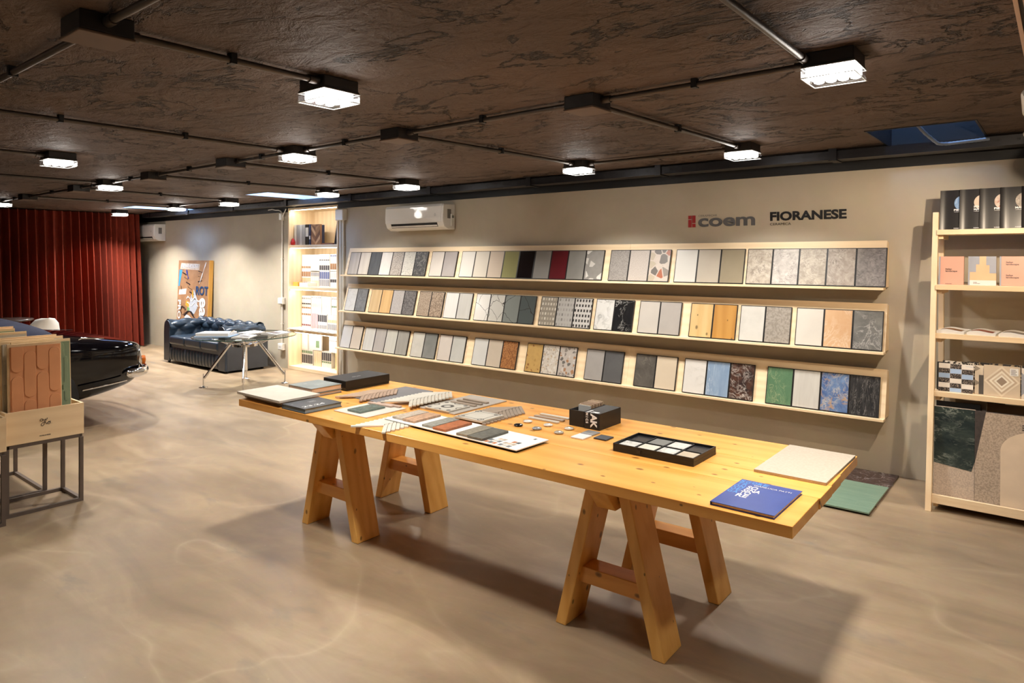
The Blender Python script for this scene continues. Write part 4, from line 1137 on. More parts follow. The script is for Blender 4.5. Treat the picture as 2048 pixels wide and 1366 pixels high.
folders(xa + .432, 5, .048, z, .225, M_L['pale'], [(.5, .95, M_L['blue']), (.05, .45, M_L['grey'])], 'blue striped folder in the lower tier of the middle cabinet shelf')
folders(xa + .69, 8, .046, z, .22, M_L['white'], [(.6, .9, M_L['pale']), (.3, .5, M_L['dark'])], 'pale striped folder in the lower tier of the middle cabinet shelf')
z2 = z + .2265
folders(xa, 5, .044, z2, .235, M_L['white'], [(.15, .28, M_L['brown'])], 'brown-marked white folder, upper tier of the middle shelf')
folders(xa + .226, 4, .05, z2, .235, M_L['white'], [(.5, .9, M_L['pale'])], 'plain pale folder in the upper tier of the middle shelf')
folders(xa + .432, 5, .048, z2, .24, M_L['white'], [(.62, .68, M_L['dark']), (.05, .34, M_L['dark'])], 'dark striped folder in the upper tier of the middle shelf')
folders(xa + .69, 8, .046, z2, .24, M_L['white'], [(.86, .95, M_L['blue']), (.1, .45, M_L['brown'])], 'blue-tipped folder, upper tier of the middle shelf')
z = .5905
folders(xa, 5, .045, z, .22, M_L['white'], [(.85, .97, M_L['brown']), (.3, .7, M_L['pale']), (.14, .26, M_L['wine'])], 'white folder with wine-red mark on the lower cabinet shelf')
folders(xa + .23, 4, .04, z, .22, M_L['pink'], [(.1, .9, M_L['pink'])], 'pink folder on the lower cabinet shelf')
folders(xa + .395, 5, .043, z, .22, M_L['white'], [(.5, .95, M_L['dark']), (.05, .3, M_L['grey'])], 'dark grey striped folder on the lower cabinet shelf')
folders(xa + .63, 9, .046, z, .22, M_L['pale'], [(.5, .68, M_L['peach']), (.05, .4, M_L['grey'])], 'peach striped folder on the lower cabinet shelf')
z2 = z + .222
folders(xa, 5, .045, z2, .25, M_L['white'], [(.8, .9, M_L['grey']), (.5, .58, M_L['dark']), (.25, .35, M_L['brown'])], 'finely striped folder, upper tier of the lower shelf')
folders(xa + .24, 5, .048, z2, .255, M_L['white'], [(.9, .93, M_L['dark']), (.05, .6, M_L['pale'])], 'pale grey folder, upper tier of the lower shelf')
folders(xa + .50, 4, .05, z2, .25, M_L['white'], [(.1, .8, M_L['white'])], 'blank white folder, upper tier of the lower shelf')
folders(xa + .72, 7, .048, z2, .255, M_L['white'], [(.85, .95, M_L['grey']), (.42, .5, M_L['green'])], 'green-marked folder, upper tier of the lower shelf')
z = .0505
folders(xa, 6, .045, z, .225, M_L['pale'], [(.75, .92, M_L['green']), (.1, .65, M_L['dark'])], 'dark green striped folder on the bottom cabinet shelf')
folders(xa + .30, 4, .043, z, .22, M_L['beige'], [(.1, .9, M_L['beige'])], 'plain beige folder on the bottom cabinet shelf')
folders(xa + .49, 5, .045, z, .225, M_L['pale'], [(.45, .95, M_L['dark']), (.3, .4, M_L['green'])], 'black topped folder on the bottom cabinet shelf')
tag(ob('storage_box', MB().box(-.1, .1, 0, .2, 0, .23), plain('wood_box', (232, 202, 150), .5), None, (-7.87, WY + .17, z), bevel=.003), 'plain light wood box at the right of the bottom cabinet shelf', 'box')
z2 = z + .227
folders(xa, 3, .045, z2, .23, M_L['white'], [(.1, .9, M_L['white'])], 'white folder above the dark green folders on the bottom shelf')
sp = thing('sample_poster', 'pale poster board with a small picture on the bottom cabinet shelf', 'board', (-8.50, WY + .21, z2)); ob('board', MB().box(-.15, .15, 0, .02, 0, .235), M_L['pale'], sp, bevel=.001)
ob('picture', MB().box(.02, .10, -.001, 0, .04, .14), M_L['green'], sp); ob('picture', MB().box(-.14, .01, -.001, 0, .09, .22), M_L['white'], sp)
folders(xa + .66, 5, .045, z2, .225, M_L['white'], [(.7, .78, M_L['grey'])], 'white folder with a grey line above the black topped folders')

def magazine(label, x, y, z, rot, group, cover=None, wd=.21, hd=.28, droop=.0, th=.008):
    """open soft magazine: bent stack of sheets"""
    t = thing('magazine', label, 'magazine', (x, y, z), rot, group)
    def P(u, v):
        xx = (u - .5) * wd
        return (xx, (v - .5) * hd, th + .010 * math.sin(u * math.pi) * (1 - .3 * v) + .004 * math.sin(u * 2 * math.pi))
    m = MB(); n = 8
    m.grid(P, n, 2)
    m.grid(lambda u, v: (P(u, v)[0], P(u, v)[1], 0.0), n, 2)
    for v in (0, 1): m.grid(lambda u, w2: (P(u, v)[0], P(u, v)[1], P(u, v)[2] * w2), n, 1)
    for u in (0, 1): m.grid(lambda v, w2: (P(u, v)[0], P(u, v)[1], P(u, v)[2] * w2), 2, 1)
    ob('pages', m, M_PAPER, t)
    if cover:
        q = MB(); q.grid(lambda u, v: tuple(a + b for a, b in zip(P(.12 + .76 * u, .1 + .45 * v), (0, 0, .0006))), n, 2)
        ob('picture', q, cover, t)
    return t
for i in range(6):
    magazine(('white magazine hanging over the front of the lower cabinet shelf, %s from the left' % ORD[i]), -8.722 + .185 * i, WY + .045, .5908, R(3 - 5 * (i % 2)), 'magazines on the lower cabinet shelf', None, .168, .20)

# ---------------------------------------------------------------- birch rack at the right
M_RACK = wood('rack_pine', (247, 223, 187), (236, 206, 166), .5, 'x'); M_RACKZ = wood('rack_pine_upright', (247, 223, 187), (236, 206, 166), .5, 'z'); M_RACKY = wood('rack_pine_across', (247, 223, 187), (236, 206, 166), .5, 'y')
rk = thing('display_rack', 'pale wooden leaning display rack at the right edge', 'rack', (0, 0, 0))
RXL, RXR = -.70, .42
LV = [(5.385, 1.81), (5.32, 1.443), (5.29, 1.123), (5.225, .75), (5.12, .082)]   # front edge y, top z
for xx in (RXL, RXR - .036):
    ob('front_post', MB().prism([(5.085, 0), (5.125, 0), (5.465, 1.93), (5.425, 1.93)], xx, xx + .034, 'x'), M_RACKZ, rk, bevel=.002)
    ob('rear_post', MB().prism([(5.68, 0), (5.712, 0), (5.712, 1.93), (5.68, 1.93)], xx, xx + .034, 'x'), M_RACKZ, rk, bevel=.002)
    for yf, zt in LV:
        ob('cross_rail', MB().box(xx + .0345, xx + .062, yf + .035, 5.69, zt - .062, zt - .0345), M_RACKY, rk, bevel=.001)
for i, (yf, zt) in enumerate(LV):
    shf = ob('shelf', MB().box(RXL + .028, RXR - .03, yf, 5.675, zt - .034, zt), M_RACK, rk, bevel=.0015)
    if i == 4: ob('lip', MB().box(RXL + .03, RXR - .03, yf, yf + .02, zt, zt + .022), M_RACK, shf, bevel=.001)

# black magazines on the top shelf
M_BCOV = plain('black_magazine', (30, 28, 29), .32, var=.03)
CIRC = [marble('cover_blue', (120, 150, 186), (190, 206, 222), scale=12), plain('cover_sand', (206, 184, 160), .4), marble('cover_agate', (200, 180, 160), (170, 70, 40), (222, 210, 196), 18, .1), marble('cover_marble', (190, 176, 158), (120, 108, 98), (222, 212, 200), 14, .1)]
TXT = [('PIETRA', 'leftmost'), ('SOUND\nMARBLE', 'second'), ('PIETRE', 'third'), ('MARMO', 'fourth'), ('LEGNO', 'fifth'), ('CEMENTO', 'sixth')]
for i in range(6):
    x = -.661 + .1115 * i; y = 5.440 - .009 * i
    t = thing('black_magazine', '%s black magazine from the left on the top rack shelf' % TXT[i][1] if i else 'leftmost black magazine on the top rack shelf, blue round picture', 'magazine', (x, y, 1.8105), 0, 'black magazines on the top rack shelf')
    body = MB()
    def P(u, v, o=0.0): return (u * .212, -.004 * math.sin(u * math.pi) - .012 * math.exp(-u * 14) + o + v * .05, v * .268)
    body.grid(lambda u, v: P(u, v), 12, 2); body.grid(lambda u, v: P(u, v, .007), 12, 2)
    for v in (0, 1): body.grid(lambda u, w2: P(u, v, .007 * w2), 12, 1)
    for u in (0, 1): body.grid(lambda v, w2: P(u, v, .007 * w2), 2, 1)
    cvr = ob('cover', body, M_BCOV, t)
    cm = MB(); n = 28
    vs = [(.132, .178)] + [(.132 + .052 * math.cos(2 * math.pi * k / n), .178 + .052 * math.sin(2 * math.pi * k / n)) for k in range(n)]
    vs3 = []
    for a, b in vs:
        q = P(a / .212, b / .268); vs3.append((q[0], q[1] - .0012, q[2]))
    cm.add(vs3, [(0, 1 + k, 1 + (k + 1) % n) for k in range(n)])
    ob('round_picture', cm, CIRC[i % 4], cvr)
    for s, w_, h_, lx, lz in ((TXT[i][0], .075, .013 if '\n' not in TXT[i][0] else .03, .079, .126), ('FIORANESE', .04, .005, .08, .006), ('collezione', .05, .003, .08, .118)):
        me = text_fit(s, w_, h_, .03)
        for vtx in me.vertices:
            q = P((vtx.co.x + lx) / .212, (vtx.co.y + lz) / .268); vtx.co = (q[0], q[1] - .0018, q[2])
        ob('lettering', me, M_ROSE, cvr)

# pink booklets
M_PINK = plain('pink_cover', (220, 166, 144), .5, var=.02); M_LILAC = plain('grey_blue_cover', (160, 164, 176), .5); M_DINK = plain('dark_ink', (58, 52, 54), .5)
M_PEACHC = plain('peach_cover', (228, 186, 144), .5)
zb = 1.4435
def booklet(x0_, x1_, y, label, kind):
    t = thing('booklet', label, 'booklet', (x0_, y, zb)); w_ = x1_ - x0_; h = .187
    cvr = ob('cover', MB().prism([(0, 0), (.03, 0), (.06, h), (.03, h)], 0, w_, 'x'), M_PINK if kind != 1 else M_PEACHC, t, bevel=.001)
    ob('spine', MB().prism([(.001, 0), (.03, 0), (.06, h), (.031, h)], -.009, -.0002, 'x'), M_LILAC, t)
    def L(me, lx, lz, m):
        for v in me.vertices: v.co = (v.co.x + lx, (v.co.y + lz) / h * .03 - .0012, v.co.y + lz)
        ob('lettering', me, m, cvr)
    if kind == 0:
        L(text_fit('Italian', .035, .011, .02), .03, .098, M_DINK); L(text_fit('landscape', .066, .013, .02), .03, .082, M_DINK); L(text_fit('FIORANESE', .036, .004, .02), .03, .004, M_DINK)
    elif kind == 1:
        def quad(a, b, c_, d, m, k=.0008): ob('printed_shape', MB().add([(a, c_ / h * .03 - k, c_), (b, c_ / h * .03 - k, c_), (b, d / h * .03 - k, d), (a, d / h * .03 - k, d)], [(0, 1, 2, 3)]), m, cvr)
        quad(0, w_, .0, .032, M_PAPER); quad(0, .034, .085, h, M_LILAC); quad(.034, .052, .135, h, M_LILAC); quad(w_ - .054, w_, .13, h, M_LILAC); quad(w_ - .036, w_, .078, .13, M_LILAC)
        L(text_fit('Italian', .02, .006, .02), .02, .016, M_DINK); L(text_fit('landscape', .036, .007, .02), .02, .007, M_DINK)
    else:
        for dz in (.128, .045):
            L(text_fit('Italian', .035, .011, .02), .025, dz + .016, M_DINK); L(text_fit('landscape', .066, .013, .02), .025, dz, M_DINK)
booklet(-.650, -.518, 5.36, 'pink booklet with small lettering, leftmost on the second rack shelf', 0)
booklet(-.485, -.343, 5.36, 'peach and grey-blue booklet with a stepped print on the rack', 1)
booklet(-.317, -.155, 5.36, 'pink booklet with lettering printed twice on the rack', 2)
booklet(-.12, .03, 5.36, 'pink booklet on the second rack shelf, right out of view', 0)
# open magazines on the third shelf
CV = [plain('photo_brown', (150, 112, 80), .4), plain('photo_red', (140, 76, 60), .4), plain('photo_grey', (140, 132, 122), .4)]
for i in range(4):
    magazine('open magazine lying on the third rack shelf, %s' % (['leftmost, brown photo', 'middle, red-brown photo', 'right one, grey photo', 'out of view'][i]), -.578 + .168 * i, 5.425, 1.1235, R(-4), 'magazines on the third rack shelf', CV[i % 3], .155, .25, th=.016)

# patterned tiles on the fourth shelf
zb = .7505
def lean_tile(name, label, cat, x0_, x1_, yf, dy, z, h, mat, th=.01, group=None):
    t = thing(name, label, cat, (x0_, yf, z), 0, group)
    ob('body', MB().prism([(0, 0), (th, 0), (dy + th, h), (dy, h)], 0, x1_ - x0_, 'x'), mat, t, bevel=.0008)
    return t
def on_face(t, poly, dy, h, mat, name='printed_shape', k=.0008):
    m = MB(); m.add([(a, b / h * dy - k, b) for a, b in poly], [tuple(range(len(poly)))]); return ob(name, m, mat, t.children[0])
M_TW = plain('tile_offwhite', (232, 224, 214), .5); M_TB = plain('tile_pale_blue', (166, 190, 222), .5); M_TK = speckle('tile_black_dots', (40, 34, 34), (150, 136, 124), 160, .5, .52, .6)
w_, h = .19, .178
t = lean_tile('patterned_tile', 'tile with a blue, white and black brick print on the fourth rack shelf', 'tile', -.648, -.648 + w_, 5.262, .03, zb, h, M_TW)
for i in range(3):
    for j in range(6):
        k = (i + j) % 2
        z0 = h - (j + 1) * .0305; z0 = max(z0, .0005); z1 = h - j * .0305 - .0008
        m = M_TK if (j + i) % 2 == 1 else (M_TW if (j // 2 + i) % 2 == 0 else M_TB)
        on_face(t, [(i * w_ / 3 + .0008, z0), ((i + 1) * w_ / 3 - .0008, z0), ((i + 1) * w_ / 3 - .0008, z1), (i * w_ / 3 + .0008, z1)], .03, h, m, 'brick_print')
ob('label', MB().add([(.148, .16 / h * .03 - .0016, .145), (.185, .16 / h * .03 - .0016, .145), (.185, .172 / h * .03 - .0016, .168), (.148, .172 / h * .03 - .0016, .168)], [(0, 1, 2, 3)]), plain('label_blue', (150, 172, 204), .5), t)
t = lean_tile('patterned_tile', 'beige tile with grey triangles, half hidden on the rack', 'tile', -.452, -.27, 5.285, .03, zb, h, plain('tile_cream2', (218, 204, 184), .5))
for a, b, cc in ((.0, .14, 'M1'), (.0, .05, 'M2')): on_face(t, [(a, b), (a + .03, b + .02), (a, b + .04)], .03, h, plain('tri_grey', (150, 138, 124), .5))
on_face(t, [(.022, .0), (.046, .0), (.046, .12), (.022, .12)], .03, h, plain('tri_dark', (86, 82, 80), .5))
t = lean_tile('patterned_tile', 'beige tile with nested diamonds on the fourth rack shelf', 'tile', -.402, -.215, 5.255, .03, zb, .19, plain('tile_beige3', (206, 188, 164), .5))
h = .19
for k, cc in ((.098, (222, 208, 186)), (.08, (190, 170, 146)), (.066, (228, 218, 200)), (.052, (204, 186, 162)), (.04, (232, 224, 208)), (.028, (150, 132, 114))):
    on_face(t, [(.0935 - min(k, .093), .095), (.0935, .095 - min(k, .0945)), (.0935 + min(k, .093), .095), (.0935, .095 + min(k, .0945))], .03, h, plain('dia_%d' % int(k * 1000), cc, .5), k=.0008 + (.1 - k) * .01)
on_face(t, [(.135, .135), (.178, .135), (.178, .18), (.135, .18)], .03, h, M_PAPER, 'label', .0022)
for i in range(4): on_face(t, [(.14, .142 + .009 * i), (.17 - .006 * (i % 2), .142 + .009 * i), (.17 - .006 * (i % 2), .145 + .009 * i), (.14, .145 + .009 * i)], .03, h, M_DINK, 'label_line', .0026)
t = lean_tile('patterned_tile', 'white and grey tile at the right frame edge of the rack', 'tile', -.21, -.02, 5.265, .03, zb, .185, M_TW)
on_face(t, [(.0, .02), (.07, .09), (.0, .16)], .03, .185, M_LILAC)
M_ORNT = speckle('tile_black_white_lace', (30, 28, 28), (226, 218, 208), 60, .5, .47, .53)
lean_tile('patterned_tile', 'black and white lace-print tile standing behind the brick-print tile', 'tile', -.635, -.44, 5.335, .03, zb, .186, M_ORNT)
lean_tile('patterned_tile', 'dark ornament tile standing behind the diamond tile', 'tile', -.50, -.20, 5.365, .03, zb, .188, speckle('tile_dark_lace', (40, 36, 36), (170, 150, 120), 50, .5, .5, .56))
lean_tile('patterned_tile', 'black edged tile standing at the left behind the brick print', 'tile', -.662, -.60, 5.30, .03, zb, .18, M_BLK)

# large slabs in the bottom compartment
zb = .0825
M_VERDE = marble('verde_marble', (36, 46, 50), (150, 158, 150), (66, 78, 74), 7, .03, .2, .5, stretch=(.8, 1, 1.5))
M_SPK = speckle('greige_grain', (206, 188, 170), (184, 166, 150), 120, .6)
hh = .575
t = lean_tile('display_slab', 'sample board with dark green marble above pale grain, left on the rack', 'sample board', -.664, -.44, 5.165, .05, zb, hh, M_SPK)
on_face(t, [(0.001, .215), (.205, .19), (.223, .26), (.223, hh - .002), (.001, hh - .002)], .05, hh, M_VERDE, 'marble_inlay', .0012)
t = lean_tile('display_slab', 'sample board with slanting grey grain and a cream arch on the rack', 'sample board', -.442, -.10, 5.150, .05, zb, hh, speckle('tile_dark_slat', (70, 62, 60), (60, 54, 52), 30))
on_face(t, [(.001, .001), (.341, .001), (.341, hh - .002), (.058, hh - .002), (.001, .25)], .05, hh, speckle('grey_grain', (190, 172, 154), (160, 144, 128), 110, .6), 'grain_inlay', .0012)
arch = [(.132, .002), (.341, .002), (.341, .49)]
arch += [(.132 + .21 * (1 - math.sin(a)), .36 + .13 * math.cos(a)) for a in [math.pi * .5 * k / 10 for k in range(11)]]
arch = [(.132, .002), (.341, .002), (.341, .487)] + [(.132 + .205 * (1 - math.cos(R(90 - k * 9))), .35 + .137 * math.sin(R(90 - k * 9))) for k in range(11)]
on_face(t, arch, .05, hh, plain('cream_arch', (222, 202, 178), .5), 'arch_inlay', .0018)
for i in range(3): on_face(t, [(.24, hh - .06 - .014 * i), (.27, hh - .06 - .014 * i), (.27, hh - .054 - .014 * i), (.24, hh - .054 - .014 * i)], .05, hh, M_DINK, 'label_line', .0022)
for k, (a, b, mt, n) in enumerate(((-.66, -.42, M_BLK, 'black slab'), (-.56, -.39, plain('grey_slab', (150, 138, 126), .5), 'grey slab'), (-.40, -.12, wood('brown_slab', (150, 128, 104), (126, 104, 82), .5, 'x'), 'brown slab'), (-.45, -.30, M_BLK, 'narrow black slab'))):
    lean_tile('display_slab', n + ' standing behind the front boards in the bottom of the rack', 'sample board', a, b, 5.235 + .055 * k, .04, zb, .60 + .012 * (k % 2), mt)

# ---------------------------------------------------------------- leather chesterfield sofa
M_LEATH = cloudy('navy_leather', (32, 44, 58), (42, 56, 72), 9, .30)
M_LEATHB = plain('dark_side_leather', (58, 62, 68), .5)
sf = thing('chesterfield_sofa', 'dark blue tufted leather sofa against the far wall', 'sofa', (-10.04, 5.255, 0))
SWD, SDP = .93, .33       # half width, half depth of the frame
def tuft(s, v, ds=.115, dv=.145, A=.034):
    a = (v / dv + s / ds) * .5 * 2; b = (v / dv - s / ds)
    return A * (abs(math.sin(math.pi * a * .5)) * abs(math.sin(math.pi * b * .5))) ** .55 - A * .5
def roll_profile():
    """(out, z): inside face, over the roll, down the outside; out grows away from the seat"""
    pts = [(0.0, .36), (.0, .42), (.005, .50)]
    cx, cz, r = .085, .565, .092
    for k in range(0, 13):
        a = R(205 - k * 21)
        pts.append((cx + r * math.cos(a) * 1.05, cz + r * math.sin(a)))
    return pts
PROF = roll_profile()
def prof_at(u):
    seg = u * (len(PROF) - 1); i = min(int(seg), len(PROF) - 2); f = seg - i
    a, b = PROF[i], PROF[i + 1]
    d = (b[0] - a[0], b[1] - a[1]); L = math.hypot(*d) or 1
    return (a[0] + d[0] * f, a[1] + d[1] * f), (-d[1] / L, d[0] / L)
def rolled(place, length, nv):
    m = MB()
    def P(u, v):
        (o, z), n = prof_at(u)
        s = u * .62
        k = tuft(s, v * length) if u < .78 else 0
        return place(o + n[0] * k, z + n[1] * k, v * length)
    return m.grid(P, 44, nv)
# arms
for sx, nm in ((-1, 'left'), (1, 'right')):
    ob('rolled_arm', rolled(lambda o, z, l, sx=sx: (sx * (SWD - .19 + o), -SDP + .012 + l, z), .62, 40), M_LEATH, sf)
    fp = [(SWD - .19, .03), (SWD - .19, .5)] + [(SWD - .19 + a, b) for a, b in PROF[3:14]] + [(SWD, .48), (SWD, .03)]
    ob('arm_front', MB().prism([(sx * a, b) for a, b in fp], -SDP, -SDP + .03, 'y'), M_LEATH, sf, bevel=.006)
    ob('arm_side', MB().box(min(sx * (SWD - .05), sx * SWD), max(sx * (SWD - .05), sx * SWD), -SDP + .03, SDP, .03, .50), M_LEATHB if sx > 0 else M_LEATH, sf, bevel=.004)
ob('rolled_back', rolled(lambda o, z, l: (-SWD + .06 + l, SDP - .17 + o * .9, z + .012), 2 * SWD - .12, 90), M_LEATH, sf)
ob('back_side', MB().box(-SWD + .05, SWD - .05, SDP - .06, SDP - .002, .03, .52), M_LEATHB, sf)
ob('seat_base', MB().box(-SWD + .19, SWD - .19, -SDP + .02, SDP - .06, .05, .30), M_LEATH, sf, bevel=.01)
fm = MB()
def PF(u, v):
    x = -SWD + .19 + u * (2 * SWD - .38)
    k = .022 * abs(math.sin(u * 16 * math.pi)) ** .6 * math.sin(min(1, v * 1.0) * math.pi) ** .5
    return (x, -SDP + .012 - k, .045 + v * .20)
ob('fluted_front', fm.grid(PF, 160, 10), M_LEATH, sf)
cw = (2 * SWD - .39) / 3
for k in range(3):
    ob('seat_cushion', MB().box(-SWD + .195 + k * cw + .002, -SWD + .195 + (k + 1) * cw - .002, -SDP - .012, SDP - .15, .29, .425), M_LEATH, sf, bevel=.035, seg=4)
for sx in (-1, 1):
    for sy in (-1, 1): ob('foot', MB().lathe([(.018, 0), (.026, .03), (.022, .066)], 12), M_BLACK, sf, (sx * (SWD - .06), sy * (SDP - .06), 0))

# ---------------------------------------------------------------- painted canvas leaning behind the sofa
pt = thing('leaning_canvas', 'brown collage canvas with bold letters and paint strokes leaning on the wall', 'painting', (-12.15, 5.655, 0))
LZ = 1.58; a_ = math.atan2(.06, LZ)
M_CARD = cloudy('brown_collage', (146, 108, 78), (176, 134, 98), 5, .6)
pt.rotation_euler = (-a_, 0, 0)
cnv = ob('canvas', MB().box(0, 1.13, 0, .035, 0, LZ), M_CARD, pt)
ob('stretcher_edge', MB().box(1.1305, 1.145, -.03, .035, 0, LZ), wood('ochre_edge', (206, 156, 78), (182, 130, 56), .5, 'z'), pt)
def zm(z): return .395 + .75 * z
def stroke(pts, wd, mat, k, name='paint_stroke'):
    pts = [(x, zm(z)) for x, z in pts]
    m = MB(); n = len(pts)
    vs = []
    for i, (x, z) in enumerate(pts):
        x0_, z0_ = pts[max(i - 1, 0)]; x1_, z1_ = pts[min(i + 1, n - 1)]
        dx, dz = x1_ - x0_, z1_ - z0_; L = math.hypot(dx, dz) or 1
        w2 = wd * (.6 + .4 * math.sin(i * 1.7)) / 2
        vs += [(x - dz / L * w2, -.001 - k, z + dx / L * w2), (x + dz / L * w2, -.001 - k, z - dx / L * w2)]
    m.add(vs, [(2 * i, 2 * i + 1, 2 * i + 3, 2 * i + 2) for i in range(n - 1)])
    ob(name, m, mat, cnv)
A_ = {k: plain('paint_' + k, v, .5) for k, v in dict(black=(34, 32, 36), white=(228, 228, 228), grey=(186, 194, 206), blue=(64, 150, 208), cobalt=(38, 62, 160), navy=(34, 70, 112), yellow=(222, 164, 60), green=(120, 166, 110), red=(190, 90, 50)).items()}
ob('colour_patch', MB().prism([(a, zm(b)) for a, b in [(.02, .98), (.06, .98), (.15, 1.36), (.04, 1.36)]], -.0012, -.0005, 'y'), A_['blue'], cnv)
ob('colour_patch', MB().prism([(a, zm(b)) for a, b in [(.06, 1.38), (.74, 1.36), (.76, 1.50), (.10, 1.52)]], -.0012, -.0005, 'y'), plain('paint_worn_white', (204, 190, 176), .6, var=.2, scale=20), cnv)
ob('colour_patch', MB().prism([(a, zm(b)) for a, b in [(.05, .78), (.30, .80), (.32, .93), (.06, .90)]], -.0012, -.0005, 'y'), A_['white'], cnv)
ob('colour_patch', MB().prism([(a, zm(b)) for a, b in [(.40, .42), (.62, .36), (.72, .50), (.70, .72), (.58, .92), (.48, .74)]], -.0016, -.0005, 'y'), A_['grey'], cnv)
ob('colour_patch', MB().prism([(a, zm(b)) for a, b in [(.30, .55), (.42, .50), (.44, .62), (.33, .66)]], -.0020, -.0005, 'y'), A_['yellow'], cnv)
ob('colour_patch', MB().prism([(a, zm(b)) for a, b in [(.36, .44), (.44, .42), (.46, .48), (.38, .52)]], -.0023, -.0005, 'y'), A_['green'], cnv)
rr = random.Random(11)
def scribble(cx, cz, rx, rz, turns, wd, mat, k, ph=0.0):
    n = int(turns * 14)
    pts = [(cx + rx * (1 - .35 * i / n) * math.cos(ph + 2 * math.pi * i / 14 * 1.03) + rr.uniform(-.012, .012), cz + rz * (1 - .3 * i / n) * math.sin(ph + 2 * math.pi * i / 14) + rr.uniform(-.012, .012)) for i in range(n)]
    stroke(pts, wd, mat, k)
# loose abstract strokes: slanting zigzags, arcs and a drip, no figure
stroke([(.16 + .11 * (i % 2) + .035 * i, 1.30 - .055 * i) for i in range(12)], .028, A_['black'], .003)
stroke([(.72 + .16 * (i % 2), 1.34 - .03 * i) for i in range(9)], .024, A_['black'], .0035)
stroke([(.30 + .02 * i, 1.36 - .05 * i) for i in range(5)], .05, A_['cobalt'], .004)
stroke([(.98 - .03 * i, 1.54 - .07 * i) for i in range(8)], .03, A_['white'], .0042)
stroke([(.34 + .05 * i, .70 + .05 * math.sin(i * 1.3)) for i in range(11)], .03, A_['white'], .0046)
stroke([(.36 + .045 * i, .58 + .04 * math.sin(i * 1.1 + 1)) for i in range(10)], .022, A_['white'], .0048)
stroke([(.56, .90), (.55, .80), (.57, .72)], .05, A_['yellow'], .005)
stroke([(.28 + .06 * i, .30 + .12 * math.sin(i * .55)) for i in range(11)], .05, A_['black'], .0052)
scribble(.22, .42, .10, .10, 1.6, .018, A_['black'], .0056)
stroke([(.30 + .07 * i, .20 + .1 * math.sin(i * .6 + .6)) for i in range(10)], .07, A_['white'], .0044)
stroke([(.12 + .012 * i, 1.0 - .05 * i) for i in range(5)], .014, A_['black'], .0058)
for s, w_, h_, x, z, rz, m, bd in (('ROT', .42, .20, .66, .80, 0, A_['navy'], .03), ('ear', .62, .20, .80, .74, -90, A_['white'], .03), ('PRO', .44, .11, .04, .66, -90, A_['white'], .03), ('NEWHOUSE', .60, .085, .12, 1.405, 0, A_['white'], .03)):
    me = text_fit(s, w_ if not rz else w_ * .75, h_ * .75 if not rz else h_, bd)
    ob('lettering', me, m, cnv, (x, -.0075, zm(z)), (R(90), R(-rz) if rz else 0, 0))

# ---------------------------------------------------------------- round glass table
GT = .64
gt = thing('glass_table', 'round glass table on a splayed chrome frame', 'table', (-8.13, 4.66, 0))
M_GLASS = clear('table_glass', (0.955, 0.975, 0.97), .4)
gl = MB(); gl.lathe([(.0, GT - .012), (.622, GT - .012), (.627, GT - .006), (.622, GT), (.0, GT)], 72)
ob('glass_top', gl, M_GLASS, gt)
ob('glass_edge', MB().lathe([(.6265, GT - .011), (.6285, GT - .006), (.6265, GT - .001)], 72, caps=False), plain('green_glass_edge', (44, 74, 66), .1), gt)
feet = [(-.26, -.41), (-.434, .272), (.262, .407), (.43, -.27)]
for fx, fy in feet:
    ang = math.atan2(fy, fx); c_, s_ = math.cos(ang), math.sin(ang); r = math.hypot(fx, fy)
    lg = ob('leg', MB().tube([(.17 * c_, .17 * s_, GT - .10), (r * .98 * c_, r * .98 * s_, .115)], [.019, .015], 12), M_CHROME, gt)
    ob('foot_rod', MB().tube([(fx, fy, .01), (fx, fy, .17)], .008, 10), M_CHROME, lg)
    ob('foot_disc', MB().lathe([(.0, 0), (.052, .0), (.052, .006), (.02, .012), (.012, .02), (.0, .02)], 24), M_CHROME, lg, (fx, fy, 0))
    ob('support_arm', MB().tube([(.19 * c_, .19 * s_, GT - .115), (.40 * c_, .40 * s_, GT - .014)], .008, 8), M_CHROME, gt)
    ob('glass_pad', MB().lathe([(.0, 0), (.022, 0), (.022, .008), (.0, .008)], 16), M_CHROME, gt, (.40 * c_, .40 * s_, GT - .0205))
for k in range(4):
    a0 = math.atan2(feet[k][1], feet[k][0]); a1 = math.atan2(feet[(k + 1) % 4][1], feet[(k + 1) % 4][0])
    p0 = (.30 * math.cos(a0), .30 * math.sin(a0), GT - .065); p1 = (.19 * math.cos(a1), .19 * math.sin(a1), GT - .115)
    ob('brace', MB().tube([p0, p1], .006, 8), M_CHROME, gt)
    p0 = (.30 * math.cos(a1), .30 * math.sin(a1), GT - .065); p1 = (.19 * math.cos(a0), .19 * math.sin(a0), GT - .115)
    ob('brace', MB().tube([p0, p1], .006, 8), M_CHROME, gt)
ob('hub', MB().tube([(0, 0, GT - .14), (0, 0, GT - .07)], .15, 24), M_CHROME, gt)
# things lying on the glass
t = thing('document_tray', 'pale blue ring folder of papers on the glass table', 'folder', (-8.27, 4.36, GT), R(38))
ob('cover', MB().box(-.22, .22, -.14, .14, .0005, .012), plain('pale_blue_cover', (150, 180, 214), .4), t, bevel=.002)
ob('sheets', MB().box(-.205, .20, -.13, .13, .0125, .05), M_PAPER, t); ob('ring_mechanism', MB().tube([(.19, -.06, .04), (.19, .06, .06)], .012, 8), M_CHROME, t)
magazine('white magazine on the glass table next to the blue folder', -8.22, 4.78, GT + .0005, R(20), 'magazines on the glass table', None, .24, .3, th=.016)
magazine('dark-cover magazine at the front of the glass table', -7.90, 4.52, GT + .0005, R(40), 'magazines on the glass table', plain('photo_slate', (70, 70, 76), .3), .22, .28, th=.012)
magazine('grey-cover magazine at the right of the glass table', -7.93, 4.98, GT + .0005, R(20), 'magazines on the glass table', plain('photo_mauve', (96, 88, 92), .3), .24, .3, th=.014)

